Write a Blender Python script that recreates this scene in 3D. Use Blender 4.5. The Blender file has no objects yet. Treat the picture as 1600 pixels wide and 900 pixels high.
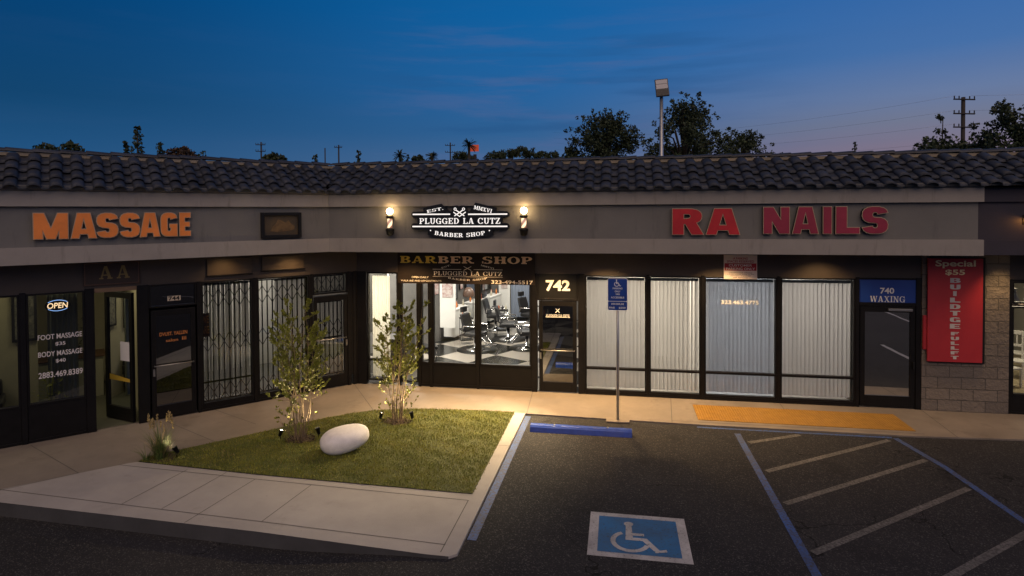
import bpy, math, random
from math import sin, cos, pi, radians
from mathutils import Matrix, Vector

# ------------------------------------------------------------------ camera
S = bpy.context.scene
C = S.collection
yaw, pitch, roll = 0.1745, -0.0197, -0.0055
fw = Vector((-sin(yaw) * cos(pitch), cos(yaw) * cos(pitch), sin(pitch)))
rt = Vector((cos(yaw), sin(yaw), 0)); up = rt.cross(fw)
r2 = cos(roll) * rt + sin(roll) * up; u2 = -sin(roll) * rt + cos(roll) * up
cam_d = bpy.data.cameras.new("camera"); cam = bpy.data.objects.new("camera", cam_d); C.objects.link(cam)
cm = Matrix.Identity(4)
for i in range(3):
    cm[i][0] = r2[i]; cm[i][1] = u2[i]; cm[i][2] = -fw[i]
cm[0][3], cm[1][3], cm[2][3] = 0.0, -13.72, 4.1385
cam.matrix_world = cm
cam_d.sensor_width = 36.0; cam_d.lens = 939.08 / 1600 * 36; cam_d.shift_y = -(450 - 351.42) / 1600
cam_d.clip_start = 0.1; cam_d.clip_end = 1500
S.camera = cam

# ------------------------------------------------------------------ world: dusk sky
W = bpy.data.worlds.new("World"); S.world = W; W.use_nodes = True
nt = W.node_tree; N = nt.nodes; LK = nt.links
for n in list(N): N.remove(n)
out = N.new('ShaderNodeOutputWorld'); bg = N.new('ShaderNodeBackground'); LK.new(bg.outputs[0], out.inputs[0])
tc = N.new('ShaderNodeTexCoord'); sep = N.new('ShaderNodeSeparateXYZ'); LK.new(tc.outputs['Generated'], sep.inputs[0])
def ramp(stops, src, NN=N, LL=LK):
    r = NN.new('ShaderNodeValToRGB'); e = r.color_ramp.elements
    while len(e) < len(stops): e.new(0.5)
    for k, (p, c) in enumerate(stops):
        e[k].position = p; e[k].color = (*c, 1)
    LL.new(src, r.inputs[0]); return r.outputs[0]
def mathn(op, a, b, NN=N, LL=LK, clamp=False):
    m = NN.new('ShaderNodeMath'); m.operation = op; m.use_clamp = clamp
    for k, v in enumerate((a, b)):
        if v is None: continue
        if isinstance(v, (int, float)): m.inputs[k].default_value = v
        else: LL.new(v, m.inputs[k])
    return m.outputs[0]
def mixc(f, a, b, NN=N, LL=LK, mode='MIX'):
    m = NN.new('ShaderNodeMix'); m.data_type = 'RGBA'; m.blend_type = mode
    for s, v in ((m.inputs[0], f), (m.inputs[6], a), (m.inputs[7], b)):
        if isinstance(v, (int, float)): s.default_value = v
        elif isinstance(v, tuple): s.default_value = (*v, 1)
        else: LL.new(v, s)
    return m.outputs[2]
Z = sep.outputs[2]
left = ramp([(0.0, (.030, .11, .25)), (.10, (.013, .078, .200)), (.16, (.006, .058, .158)), (.31, (.0006, .050, .171)), (1, (.001, .016, .065))], Z)
mid = ramp([(0.0, (.11, .16, .29)), (.09, (.058, .135, .285)), (.13, (.030, .118, .290)), (.20, (.018, .122, .335)), (.31, (.0056, .117, .352)), (1, (.002, .024, .09))], Z)
right = ramp([(0.0, (.26, .17, .22)), (.09, (.205, .170, .240)), (.125, (.165, .185, .275)), (.16, (.135, .195, .350)), (.22, (.060, .160, .390)), (.31, (.032, .133, .386)), (1, (.003, .028, .10))], Z)
dn = N.new('ShaderNodeVectorMath'); dn.operation = 'DOT_PRODUCT'; LK.new(tc.outputs['Generated'], dn.inputs[0]); dn.inputs[1].default_value = (.94, .34, 0)
az = N.new('ShaderNodeMapRange'); az.interpolation_type = 'SMOOTHSTEP'; LK.new(dn.outputs['Value'], az.inputs[0]); az.inputs[1].default_value = -.55; az.inputs[2].default_value = .25
az2 = N.new('ShaderNodeMapRange'); az2.interpolation_type = 'SMOOTHSTEP'; LK.new(dn.outputs['Value'], az2.inputs[0]); az2.inputs[1].default_value = .15; az2.inputs[2].default_value = .75
sky = mixc(az2.outputs[0], mixc(az.outputs[0], left, mid), right)
mp = N.new('ShaderNodeMapping'); LK.new(tc.outputs['Generated'], mp.inputs[0]); mp.inputs['Rotation'].default_value = (.0, radians(7), 0); mp.inputs['Scale'].default_value = (2.2, 2.2, 22)
cn = N.new('ShaderNodeTexNoise'); cn.inputs['Scale'].default_value = 1.5; cn.inputs['Detail'].default_value = 7; cn.inputs['Roughness'].default_value = .62; LK.new(mp.outputs[0], cn.inputs[0])
def rng(src, a, b_, c=0, d=1):
    m = N.new('ShaderNodeMapRange'); m.interpolation_type = 'SMOOTHSTEP'; LK.new(src, m.inputs[0]); m.inputs[1].default_value = a; m.inputs[2].default_value = b_; m.inputs[3].default_value = c; m.inputs[4].default_value = d; return m.outputs[0]
cn2 = N.new('ShaderNodeTexNoise'); cn2.inputs['Scale'].default_value = 2.6; cn2.inputs['Detail'].default_value = 2; LK.new(tc.outputs['Generated'], cn2.inputs[0])
area = mathn('MULTIPLY', mathn('MULTIPLY', rng(dn.outputs['Value'], -.12, .10), rng(dn.outputs['Value'], .62, .36)), mathn('MULTIPLY', rng(Z, .34, .24), rng(Z, .04, .10)))
area = mathn('ADD', mathn('MULTIPLY', area, .85), mathn('MULTIPLY', rng(Z, .40, .22), .05))
streak = mathn('MULTIPLY', rng(cn.outputs[0], .47, .66), area)
mp2 = N.new('ShaderNodeMapping'); LK.new(tc.outputs['Generated'], mp2.inputs[0]); mp2.inputs['Rotation'].default_value = (0, radians(-5), 0); mp2.inputs['Location'].default_value = (3.1, 1.7, 4.2); mp2.inputs['Scale'].default_value = (2.6, 2.6, 30)
cn3 = N.new('ShaderNodeTexNoise'); cn3.inputs['Scale'].default_value = 1.3; cn3.inputs['Detail'].default_value = 6; LK.new(mp2.outputs[0], cn3.inputs[0])
dark = mathn('MULTIPLY', rng(cn3.outputs[0], .50, .68), area)
sky = mixc(mathn('MULTIPLY', dark, .50), sky, (.018, .085, .235))
sky = mixc(mathn('MULTIPLY', streak, .42), sky, (.085, .130, .290))
LK.new(sky, bg.inputs[0]); bg.inputs[1].default_value = 1.0

# ------------------------------------------------------------------ afterglow: one wide, low, warm sun from behind the camera
sd = bpy.data.lights.new("sun", 'SUN'); sd.energy = 1.4; sd.angle = radians(70); sd.color = (1.0, .70, .46)
sun = bpy.data.objects.new("sun", sd); C.objects.link(sun)
sun.matrix_world = Matrix.Rotation(radians(14), 4, 'Z') @ Matrix.Rotation(radians(44), 4, 'X')

S.view_settings.view_transform = 'Standard'; S.view_settings.look = 'None'
S.view_settings.exposure = 0.0; S.view_settings.gamma = 1.0; S.view_settings.use_curve_mapping = False
S.cycles.max_bounces = 8; S.cycles.transparent_max_bounces = 16; S.cycles.use_denoising = True
S.cycles.sample_clamp_indirect = 4.0; S.cycles.caustics_reflective = False; S.cycles.caustics_refractive = False

# ------------------------------------------------------------------ frames: R = right wing, L = left wing (local x right, y into wall, z up)
XC = -6.2611; ANG = 0.8206
MR = Matrix.Identity(4)
ML = Matrix.Translation((XC, 0, 0)) @ Matrix.Rotation(ANG, 4, 'Z')
nL = Vector((sin(ANG), -cos(ANG), 0))
def corner(oR, oL):
    """mitre of the two wings at outward offsets oR, oL: (local x on right wing, local x on left wing)"""
    c = nL.x * XC
    x = (c + oL - cos(ANG) * oR) / sin(ANG)
    loc = ML.inverted() @ Vector((x, -oR, 0))
    return x, loc.x
OL = -0.46          # left wing overhang is this much less than the right wing's

# ------------------------------------------------------------------ materials
MATS = {}
def mat(name, col, rough=.6, metal=0.0, var=0.0, vscale=3.0, bump=0.0, bscale=40.0, emit=None, es=0.0, col2=None, spec=.5, island=0.0):
    m = bpy.data.materials.new(name); m.use_nodes = True; t = m.node_tree; b = t.nodes['Principled BSDF']
    b.inputs['Base Color'].default_value = (*col, 1); b.inputs['Roughness'].default_value = rough; b.inputs['Metallic'].default_value = metal
    b.inputs['Specular IOR Level'].default_value = spec
    g = t.nodes.new('ShaderNodeTexCoord')
    if var or col2:
        n = t.nodes.new('ShaderNodeTexNoise'); n.inputs['Scale'].default_value = vscale; n.inputs['Detail'].default_value = 6; n.inputs['Roughness'].default_value = .65
        t.links.new(g.outputs['Object'], n.inputs[0])
        mr = t.nodes.new('ShaderNodeMapRange'); mr.inputs[1].default_value = .3; mr.inputs[2].default_value = .7; t.links.new(n.outputs[0], mr.inputs[0])
        c2 = col2 if col2 else tuple(min(1, c * (1 + var)) for c in col); c1 = col if col2 else tuple(c * (1 - var) for c in col)
        o = mixc(mr.outputs[0], c1, c2, t.nodes, t.links)
        t.links.new(o, b.inputs['Base Color'])
        ro = t.nodes.new('ShaderNodeMapRange'); ro.inputs[3].default_value = max(0, rough - .08); ro.inputs[4].default_value = min(1, rough + .1)
        t.links.new(n.outputs[0], ro.inputs[0]); t.links.new(ro.outputs[0], b.inputs['Roughness'])
    if island:
        gm = t.nodes.new('ShaderNodeNewGeometry'); mr = t.nodes.new('ShaderNodeMapRange'); mr.inputs[3].default_value = 1 - island; mr.inputs[4].default_value = 1 + island
        t.links.new(gm.outputs['Random Per Island'], mr.inputs[0])
        src = b.inputs['Base Color'].links[0].from_socket if b.inputs['Base Color'].is_linked else tuple(col)
        vm = t.nodes.new('ShaderNodeVectorMath'); vm.operation = 'SCALE'
        if isinstance(src, tuple): vm.inputs[0].default_value = src
        else: t.links.new(src, vm.inputs[0])
        t.links.new(mr.outputs[0], vm.inputs['Scale']); t.links.new(vm.outputs[0], b.inputs['Base Color'])
    if bump:
        n = t.nodes.new('ShaderNodeTexNoise'); n.inputs['Scale'].default_value = bscale; n.inputs['Detail'].default_value = 5; t.links.new(g.outputs['Object'], n.inputs[0])
        bp = t.nodes.new('ShaderNodeBump'); bp.inputs['Strength'].default_value = bump; bp.inputs['Distance'].default_value = .01
        t.links.new(n.outputs[0], bp.inputs['Height']); t.links.new(bp.outputs[0], b.inputs['Normal'])
    if emit:
        b.inputs['Emission Color'].default_value = (*emit, 1); b.inputs['Emission Strength'].default_value = es
    MATS[name] = m; return m
def glass(name, tint, refl=1.0, base=0.0, rough=.01):
    m = bpy.data.materials.new(name); m.use_nodes = True; t = m.node_tree
    for n in list(t.nodes): t.nodes.remove(n)
    o = t.nodes.new('ShaderNodeOutputMaterial'); tr = t.nodes.new('ShaderNodeBsdfTransparent'); gl = t.nodes.new('ShaderNodeBsdfGlossy')
    tr.inputs[0].default_value = (*tint, 1); gl.inputs['Roughness'].default_value = rough; gl.inputs[0].default_value = (.9, .93, .96, 1)
    fr = t.nodes.new('ShaderNodeFresnel'); fr.inputs[0].default_value = 1.5
    a = mathn('ADD', mathn('MULTIPLY', fr.outputs[0], refl, t.nodes, t.links), base, t.nodes, t.links, True)
    g = t.nodes.new('ShaderNodeTexCoord'); n = t.nodes.new('ShaderNodeTexNoise'); n.inputs['Scale'].default_value = 1.3; t.links.new(g.outputs['Object'], n.inputs[0])
    bp = t.nodes.new('ShaderNodeBump'); bp.inputs['Strength'].default_value = .06; bp.inputs['Distance'].default_value = .02; t.links.new(n.outputs[0], bp.inputs['Height']); t.links.new(bp.outputs[0], gl.inputs['Normal'])
    mx = t.nodes.new('ShaderNodeMixShader'); t.links.new(a, mx.inputs[0]); t.links.new(tr.outputs[0], mx.inputs[1]); t.links.new(gl.outputs[0], mx.inputs[2]); t.links.new(mx.outputs[0], o.inputs[0])
    MATS[name] = m; return m
def translucent(name, col, amt=.35, var=.0):
    m = mat(name, col, .7, var=var, vscale=1.2); t = m.node_tree; b = t.nodes['Principled BSDF']; o = [n for n in t.nodes if n.type == 'OUTPUT_MATERIAL'][0]
    tl = t.nodes.new('ShaderNodeBsdfTranslucent'); tl.inputs[0].default_value = (*col, 1); mx = t.nodes.new('ShaderNodeMixShader'); mx.inputs[0].default_value = amt
    t.links.new(b.outputs[0], mx.inputs[1]); t.links.new(tl.outputs[0], mx.inputs[2]); t.links.new(mx.outputs[0], o.inputs[0]); return m

stucco = mat('stucco', (.165, .160, .152), .85, var=.10, vscale=1.3, bump=.35, bscale=60)
trim_paint = mat('trim_paint', (.30, .275, .25), .8, var=.09, vscale=1.7, bump=.2, bscale=50)
navy_paint = mat('navy_paint', (.032, .028, .042), .7, var=.15, bump=.2)
soffit_m = mat('soffit_paint', (.10, .085, .07), .85, var=.1)
header_m = mat('header_paint', (.055, .042, .034), .6, var=.18, vscale=1.5, bump=.1)
header_pan = mat('header_panel', (.07, .05, .032), .55, var=.12)
alu = mat('dark_aluminium', (.0055, .005, .005), .42, .0, var=.3, vscale=6, spec=.25)
alu2 = mat('worn_metal', (.35, .34, .32), .35, .9, var=.15)
black_m = mat('black', (.006, .006, .006), .5, spec=.3)
tile_m = mat('roof_tile', (.026, .030, .042), .55, var=.35, vscale=2.2, bump=.5, bscale=45, island=.22)
mortar_m = mat('ridge_board', (.30, .25, .18), .8, var=.2)
roofflat = mat('flat_roof', (.15, .15, .15), .9, var=.1)
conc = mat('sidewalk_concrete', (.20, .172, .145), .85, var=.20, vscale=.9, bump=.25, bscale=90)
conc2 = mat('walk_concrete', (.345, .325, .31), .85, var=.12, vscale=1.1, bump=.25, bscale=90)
joint_m = mat('joint', (.10, .092, .085), .9)
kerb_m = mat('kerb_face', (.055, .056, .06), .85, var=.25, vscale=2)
white_cut = mat('white_wall', (.72, .72, .70), .6, var=.04)
cream_wall = mat('cream_wall', (.46, .42, .28), .7, var=.06)
dark_wall = mat('dark_wall', (.06, .055, .05), .7, var=.1)
lamp_warm = mat('lamp_warm', (1, .85, .6), emit=(1, .70, .36), es=9)
globe_m = mat('globe_glass', (1, .9, .7), emit=(1, .66, .30), es=36)
poleglow = mat('barber_cylinder', (1, .9, .8), emit=(1, .72, .40), es=1.6)
g_clear = glass('clear_glass', (.88, .90, .90), 1.0)
g_tint = glass('tinted_glass', (.50, .52, .50), 1.1, .03)
g_film = glass('mirror_film_glass', (.04, .045, .05), 1.0, .62)
g_film2 = glass('dark_film_glass', (.05, .05, .05), 1.0, .16)
blind_m = translucent('blind_fabric', (.72, .70, .68), .35, .05)
curtain_m = translucent('cream_curtain', (.85, .80, .66), .5, .04)
gold_m = mat('gold_vinyl', (.85, .60, .08), .45, var=.15)
tan_m = mat('tan_vinyl', (.85, .62, .42), .45, var=.08)
white_v = mat('white_vinyl', (.80, .80, .78), .5)
white_lit = mat('lit_white', (.9, .9, .88), .4, emit=(1, .98, .95), es=.75)
orange_v = mat('orange_vinyl', (.55, .20, .05), .5)
red_m = mat('red_banner', (.40, .018, .028), .55, var=.12, vscale=2, bump=.1)
red_v = mat('red_vinyl', (.45, .025, .035), .5)
blue_m = mat('sign_blue', (.012, .055, .30), .4, var=.06)
blue_paint = mat('blue_stop_paint', (.006, .045, .33), .35, var=.18, vscale=8, bump=.3, bscale=70)
steel = mat('galvanised_steel', (.42, .43, .44), .4, .7, var=.12)
wood = mat('brown_wood', (.12, .06, .03), .5, var=.3)
leather = mat('black_leather', (.02, .02, .022), .35)
chrome = mat('chrome', (.75, .75, .76), .15, 1.0)
stone_m = mat('pale_stone', (.80, .77, .75), .75, var=.12, vscale=5, bump=.3, bscale=60)
soil_m = mat('soil', (.05, .032, .02), .95, var=.5, vscale=20, bump=.8, bscale=60)
bark_l = mat('pale_bark', (.22, .16, .10), .8, var=.35, vscale=14)
bark_d = mat('dark_bark', (.05, .04, .03), .9, var=.3)
leaf_l = mat('shrub_leaf', (.20, .215, .022), .5, var=.3, vscale=3, island=.45)
leaf_d = mat('tree_leaf', (.030, .045, .016), .7, var=.3, vscale=.8, island=.5)
leaf_p = mat('palm_leaf', (.025, .04, .018), .7, island=.4)
leaf_r = mat('reddish_leaf', (.075, .045, .025), .7, island=.4)
straw = mat('straw', (.36, .27, .11), .7, island=.4)
blade_g = mat('grass_blade', (.08, .125, .025), .6, island=.5)
turf_m = mat('turf', (.05, .062, .010), .8, col2=(.085, .095, .016), vscale=2.2, bump=.6, bscale=120)
pole_w = mat('pole_wood', (.035, .03, .028), .9)

def stain(m, sc, lo, hi, dark, scale=3.0):
    t = m.node_tree; b = t.nodes['Principled BSDF']; src = b.inputs['Base Color'].links[0].from_socket
    g = t.nodes.new('ShaderNodeTexCoord'); mp_ = t.nodes.new('ShaderNodeMapping'); mp_.inputs['Scale'].default_value = sc; t.links.new(g.outputs['Object'], mp_.inputs[0])
    n = t.nodes.new('ShaderNodeTexNoise'); n.inputs['Scale'].default_value = scale; n.inputs['Detail'].default_value = 8; n.inputs['Roughness'].default_value = .7; t.links.new(mp_.outputs[0], n.inputs[0])
    r = t.nodes.new('ShaderNodeMapRange'); r.inputs[1].default_value = lo; r.inputs[2].default_value = hi; t.links.new(n.outputs[0], r.inputs[0])
    t.links.new(mixc(mathn('MULTIPLY', r.outputs[0], .75, t.nodes, t.links), src, dark, t.nodes, t.links), b.inputs['Base Color'])
stain(stucco, (1.6, 1.6, .22), .55, .72, (.10, .098, .095), 2.2); stain(trim_paint, (2.4, 2.4, .35), .56, .74, (.17, .155, .14), 2.4)
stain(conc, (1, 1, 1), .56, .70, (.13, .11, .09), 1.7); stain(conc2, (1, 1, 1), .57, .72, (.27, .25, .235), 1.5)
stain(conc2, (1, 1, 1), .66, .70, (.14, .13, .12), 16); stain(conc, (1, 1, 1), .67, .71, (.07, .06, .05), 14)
# asphalt: aggregate speckle, stains
asph = bpy.data.materials.new('asphalt'); asph.use_nodes = True; t = asph.node_tree; b = t.nodes['Principled BSDF']
g = t.nodes.new('ShaderNodeTexCoord')
def nz(sc, det=4, ro=.6):
    n = t.nodes.new('ShaderNodeTexNoise'); n.inputs['Scale'].default_value = sc; n.inputs['Detail'].default_value = det; n.inputs['Roughness'].default_value = ro; t.links.new(g.outputs['Object'], n.inputs[0]); return n.outputs[0]
def mrr(s, a, b_, c=0, d=1):
    m = t.nodes.new('ShaderNodeMapRange'); t.links.new(s, m.inputs[0]); m.inputs[1].default_value = a; m.inputs[2].default_value = b_; m.inputs[3].default_value = c; m.inputs[4].default_value = d; return m.outputs[0]
big = mixc(mrr(nz(.45, 5), .35, .65), (.017, .0175, .021), (.030, .0295, .032), t.nodes, t.links)
vo = t.nodes.new('ShaderNodeTexVoronoi'); vo.inputs['Scale'].default_value = 75; t.links.new(g.outputs['Object'], vo.inputs[0])
sp = t.nodes.new('ShaderNodeSeparateColor'); t.links.new(vo.outputs['Color'], sp.inputs[0])
spk = mrr(sp.outputs[0], .80, 1.0)
c_ = mixc(mathn('MULTIPLY', spk, .55, t.nodes, t.links), big, (.17, .165, .16), t.nodes, t.links)
c_ = mixc(mrr(nz(60, 3), .35, .6, .55, 0), c_, (.018, .018, .018), t.nodes, t.links)
c_ = mixc(mrr(nz(1.1, 7, .7), .56, .68, 0, .55), c_, (.011, .011, .012), t.nodes, t.links)
ck = t.nodes.new('ShaderNodeTexVoronoi'); ck.feature = 'DISTANCE_TO_EDGE'; ck.inputs['Scale'].default_value = .32
wn = t.nodes.new('ShaderNodeVectorMath'); wn.operation = 'ADD'; nzc = t.nodes.new('ShaderNodeTexNoise'); nzc.inputs['Scale'].default_value = 1.6; nzc.inputs['Detail'].default_value = 8; t.links.new(g.outputs['Object'], nzc.inputs[0])
t.links.new(g.outputs['Object'], wn.inputs[0]); t.links.new(nzc.outputs['Color'], wn.inputs[1]); t.links.new(wn.outputs[0], ck.inputs[0])
c_ = mixc(mathn('MULTIPLY', mrr(ck.outputs['Distance'], .0045, .0015), mrr(nz(.5, 2), .50, .56), t.nodes, t.links), c_, (.007, .007, .007), t.nodes, t.links)
t.links.new(c_, b.inputs['Base Color']); b.inputs['Roughness'].default_value = .9; b.inputs['Specular IOR Level'].default_value = .25
bp = t.nodes.new('ShaderNodeBump'); bp.inputs['Strength'].default_value = .6; bp.inputs['Distance'].default_value = .006; t.links.new(vo.outputs['Distance'], bp.inputs['Height']); t.links.new(bp.outputs[0], b.inputs['Normal'])

def road_paint(name, col, wear=.5):
    m = bpy.data.materials.new(name); m.use_nodes = True
    global t, g
    t = m.node_tree; b = t.nodes['Principled BSDF']; g = t.nodes.new('ShaderNodeTexCoord')
    w = mrr(nz(30, 8, .75), wear - .06, wear + .06)
    w2 = mrr(nz(2.0, 3), .35, .65, .55, 1)
    c = mixc(mathn('MULTIPLY', mathn('SUBTRACT', 1, w, t.nodes, t.links), w2, t.nodes, t.links), (.05, .048, .046), col, t.nodes, t.links)
    t.links.new(c, b.inputs['Base Color']); b.inputs['Roughness'].default_value = .7
    MATS[name] = m; return m
p_blue = road_paint('worn_blue_paint', (.035, .10, .33), .53)
p_blue2 = road_paint('blue_marking', (.025, .15, .36), .605)
p_white = road_paint('worn_white_paint', (.17, .162, .155), .50)
p_white2 = road_paint('white_marking', (.50, .49, .49), .605)

def tactile():
    m = bpy.data.materials.new('tactile_yellow'); m.use_nodes = True
    global t, g
    t = m.node_tree; b = t.nodes['Principled BSDF']; g = t.nodes.new('ShaderNodeTexCoord')
    c = mixc(mrr(nz(5, 6), .3, .7), (.25, .125, .014), (.33, .175, .022), t.nodes, t.links)
    t.links.new(c, b.inputs['Base Color']); b.inputs['Roughness'].default_value = .7
    MATS['tactile_yellow'] = m; return m
tact_m = tactile()

def block_mat():
    m = bpy.data.materials.new('split_face_block'); m.use_nodes = True
    global t, g
    t = m.node_tree; b = t.nodes['Principled BSDF']; g = t.nodes.new('ShaderNodeTexCoord')
    mpn = t.nodes.new('ShaderNodeMapping'); mpn.inputs['Rotation'].default_value = (radians(90), 0, 0); t.links.new(g.outputs['Object'], mpn.inputs[0])
    br = t.nodes.new('ShaderNodeTexBrick'); t.links.new(mpn.outputs[0], br.inputs[0]); br.inputs['Scale'].default_value = 1.0
    br.inputs['Brick Width'].default_value = .44; br.inputs['Row Height'].default_value = .235; br.inputs['Mortar Size'].default_value = .008
    br.inputs['Color1'].default_value = (.20, .17, .14, 1); br.inputs['Color2'].default_value = (.145, .125, .108, 1); br.inputs['Mortar'].default_value = (.09, .08, .07, 1)
    t.links.new(br.outputs[0], b.inputs['Base Color']); b.inputs['Roughness'].default_value = .9
    hn = nz(14, 6, .6)
    h = mathn('SUBTRACT', hn, mathn('MULTIPLY', br.outputs['Fac'], .9, t.nodes, t.links), t.nodes, t.links)
    bp = t.nodes.new('ShaderNodeBump'); bp.inputs['Strength'].default_value = 1.0; bp.inputs['Distance'].default_value = .035; t.links.new(h, bp.inputs['Height']); t.links.new(bp.outputs[0], b.inputs['Normal'])
    return m
block_m = block_mat()
def checker_mat():
    m = bpy.data.materials.new('checker_floor'); m.use_nodes = True; t = m.node_tree; b = t.nodes['Principled BSDF']
    g = t.nodes.new('ShaderNodeTexCoord'); mpn = t.nodes.new('ShaderNodeMapping'); mpn.inputs['Rotation'].default_value = (0, 0, radians(30)); mpn.inputs['Location'].default_value = (0.013, .017, .3); t.links.new(g.outputs['Object'], mpn.inputs[0])
    ch = t.nodes.new('ShaderNodeTexChecker'); ch.inputs['Scale'].default_value = .85; t.links.new(mpn.outputs[0], ch.inputs[0])
    ch.inputs[1].default_value = (.34, .31, .27, 1); ch.inputs[2].default_value = (.015, .015, .015, 1)
    t.links.new(ch.outputs[0], b.inputs['Base Color']); b.inputs['Roughness'].default_value = .18; return m
checker = checker_mat()
def stripe_mat():
    m = poleglow; t = m.node_tree; b = t.nodes['Principled BSDF']
    g = t.nodes.new('ShaderNodeTexCoord'); s = t.nodes.new('ShaderNodeSeparateXYZ'); t.links.new(g.outputs['Object'], s.inputs[0])
    an = mathn('ARCTAN2', s.outputs[1], s.outputs[0], t.nodes, t.links)
    v = mathn('ADD', mathn('MULTIPLY', an, 2 / (2 * pi), t.nodes, t.links), mathn('MULTIPLY', s.outputs[2], -5.5, t.nodes, t.links), t.nodes, t.links)
    fr = mathn('FRACT', v, None, t.nodes, t.links); gt = mathn('GREATER_THAN', fr, .5, t.nodes, t.links)
    c = mixc(gt, (1, .72, .40), (.16, .045, .02), t.nodes, t.links); t.links.new(c, b.inputs['Emission Color'])
stripe_mat()

# ------------------------------------------------------------------ mesh helpers
class MB:
    def __init__(s): s.v = []; s.f = []; s.m = []; s.sm = []
    def add(s, vs, fs, m=0, smooth=False):
        o = len(s.v); s.v += [tuple(p) for p in vs]
        for f in fs: s.f.append(tuple(o + i for i in f)); s.m.append(m); s.sm.append(smooth)
        return s
    def box(s, x0, x1, y0, y1, z0, z1, m=0):
        if x1 < x0: x0, x1 = x1, x0
        return s.add([(x0, y0, z0), (x1, y0, z0), (x1, y1, z0), (x0, y1, z0), (x0, y0, z1), (x1, y0, z1), (x1, y1, z1), (x0, y1, z1)],
                     [(0, 3, 2, 1), (4, 5, 6, 7), (0, 1, 5, 4), (1, 2, 6, 5), (2, 3, 7, 6), (3, 0, 4, 7)], m)
    def wedge(s, xf, xb, side, x_end, yf, yb, z0, z1, m=0):
        """box whose end on the mitre side is cut: xf at the front face yf, xb at the back face yb"""
        pts = [(xf, yf), (x_end, yf), (x_end, yb), (xb, yb)]
        if side < 0: pts = [(x_end, yf), (xf, yf), (xb, yb), (x_end, yb)]
        return s.prism(pts, z0, z1, m)
    def prism(s, poly, z0, z1, m=0, mt=None):
        n = len(poly); vs = [(x, y, z0) for x, y in poly] + [(x, y, z1) for x, y in poly]
        fs = [tuple(range(n - 1, -1, -1)), tuple(range(n, 2 * n))] + [(i, (i + 1) % n, n + (i + 1) % n, n + i) for i in range(n)]
        o = len(s.v); s.add(vs, fs, m)
        if mt is not None: s.m[-n - 1] = mt
        return s
    def vprism(s, poly, y0, y1, m=0):
        """polygon in x,z, extruded from y0 (front) to y1"""
        n = len(poly); vs = [(x, y0, z) for x, z in poly] + [(x, y1, z) for x, z in poly]
        return s.add(vs, [tuple(range(n)), tuple(range(2 * n - 1, n - 1, -1))] + [(i, n + i, n + (i + 1) % n, (i + 1) % n) for i in range(n)], m)
    def tube(s, pts, rad, n=8, m=0, smooth=True, cap=True):
        pts = [Vector(p) for p in pts]; rad = rad if isinstance(rad, (list, tuple)) else [rad] * len(pts); vs = []; fs = []
        for i, p in enumerate(pts):
            d = (pts[min(i + 1, len(pts) - 1)] - pts[max(i - 1, 0)])
            if d.length < 1e-9: d = Vector((0, 0, 1))
            d.normalize()
            a = d.cross(Vector((0, 0, 1)) if abs(d.z) < .9 else Vector((0, 1, 0))).normalized(); b_ = d.cross(a)
            for k in range(n):
                q = 2 * pi * k / n; vs.append(p + (a * cos(q) + b_ * sin(q)) * rad[i])
        for i in range(len(pts) - 1):
            for k in range(n): fs.append((i * n + k, i * n + (k + 1) % n, (i + 1) * n + (k + 1) % n, (i + 1) * n + k))
        s.add(vs, fs, m, smooth)
        if cap:
            o = len(s.v) - len(vs); s.f.append(tuple(o + k for k in range(n - 1, -1, -1))); s.m.append(m); s.sm.append(False)
            s.f.append(tuple(o + (len(pts) - 1) * n + k for k in range(n))); s.m.append(m); s.sm.append(False)
        return s
    def lathe(s, prof, c=(0, 0, 0), n=20, m=0, smooth=True):
        vs = []; fs = []
        for r, z in prof:
            for k in range(n): vs.append((c[0] + r * cos(2 * pi * k / n), c[1] + r * sin(2 * pi * k / n), c[2] + z))
        for i in range(len(prof) - 1):
            for k in range(n): fs.append((i * n + k, i * n + (k + 1) % n, (i + 1) * n + (k + 1) % n, (i + 1) * n + k))
        return s.add(vs, fs, m, smooth)
    def ball(s, c, r, n=16, m=0, sc=(1, 1, 1)):
        k = n // 2; vs = []; fs = []
        for i in range(k + 1):
            th = pi * i / k
            for j in range(n): vs.append((c[0] + r * sc[0] * sin(th) * cos(2 * pi * j / n), c[1] + r * sc[1] * sin(th) * sin(2 * pi * j / n), c[2] + r * sc[2] * cos(th)))
        for i in range(k):
            for j in range(n): fs.append((i * n + j, (i + 1) * n + j, (i + 1) * n + (j + 1) % n, i * n + (j + 1) % n))
        return s.add(vs, fs, m, True)
    def flat(s, vs2, fs, x, y, z, dep=.002, m=0, rot=0.0):
        """2D mesh in the wall plane, given front-face depth y and thickness"""
        cr, sr = cos(rot), sin(rot)
        s.add([(x + cr * a - sr * b_, y, z + sr * a + cr * b_) for a, b_ in vs2], fs, m)
        return s

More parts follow.
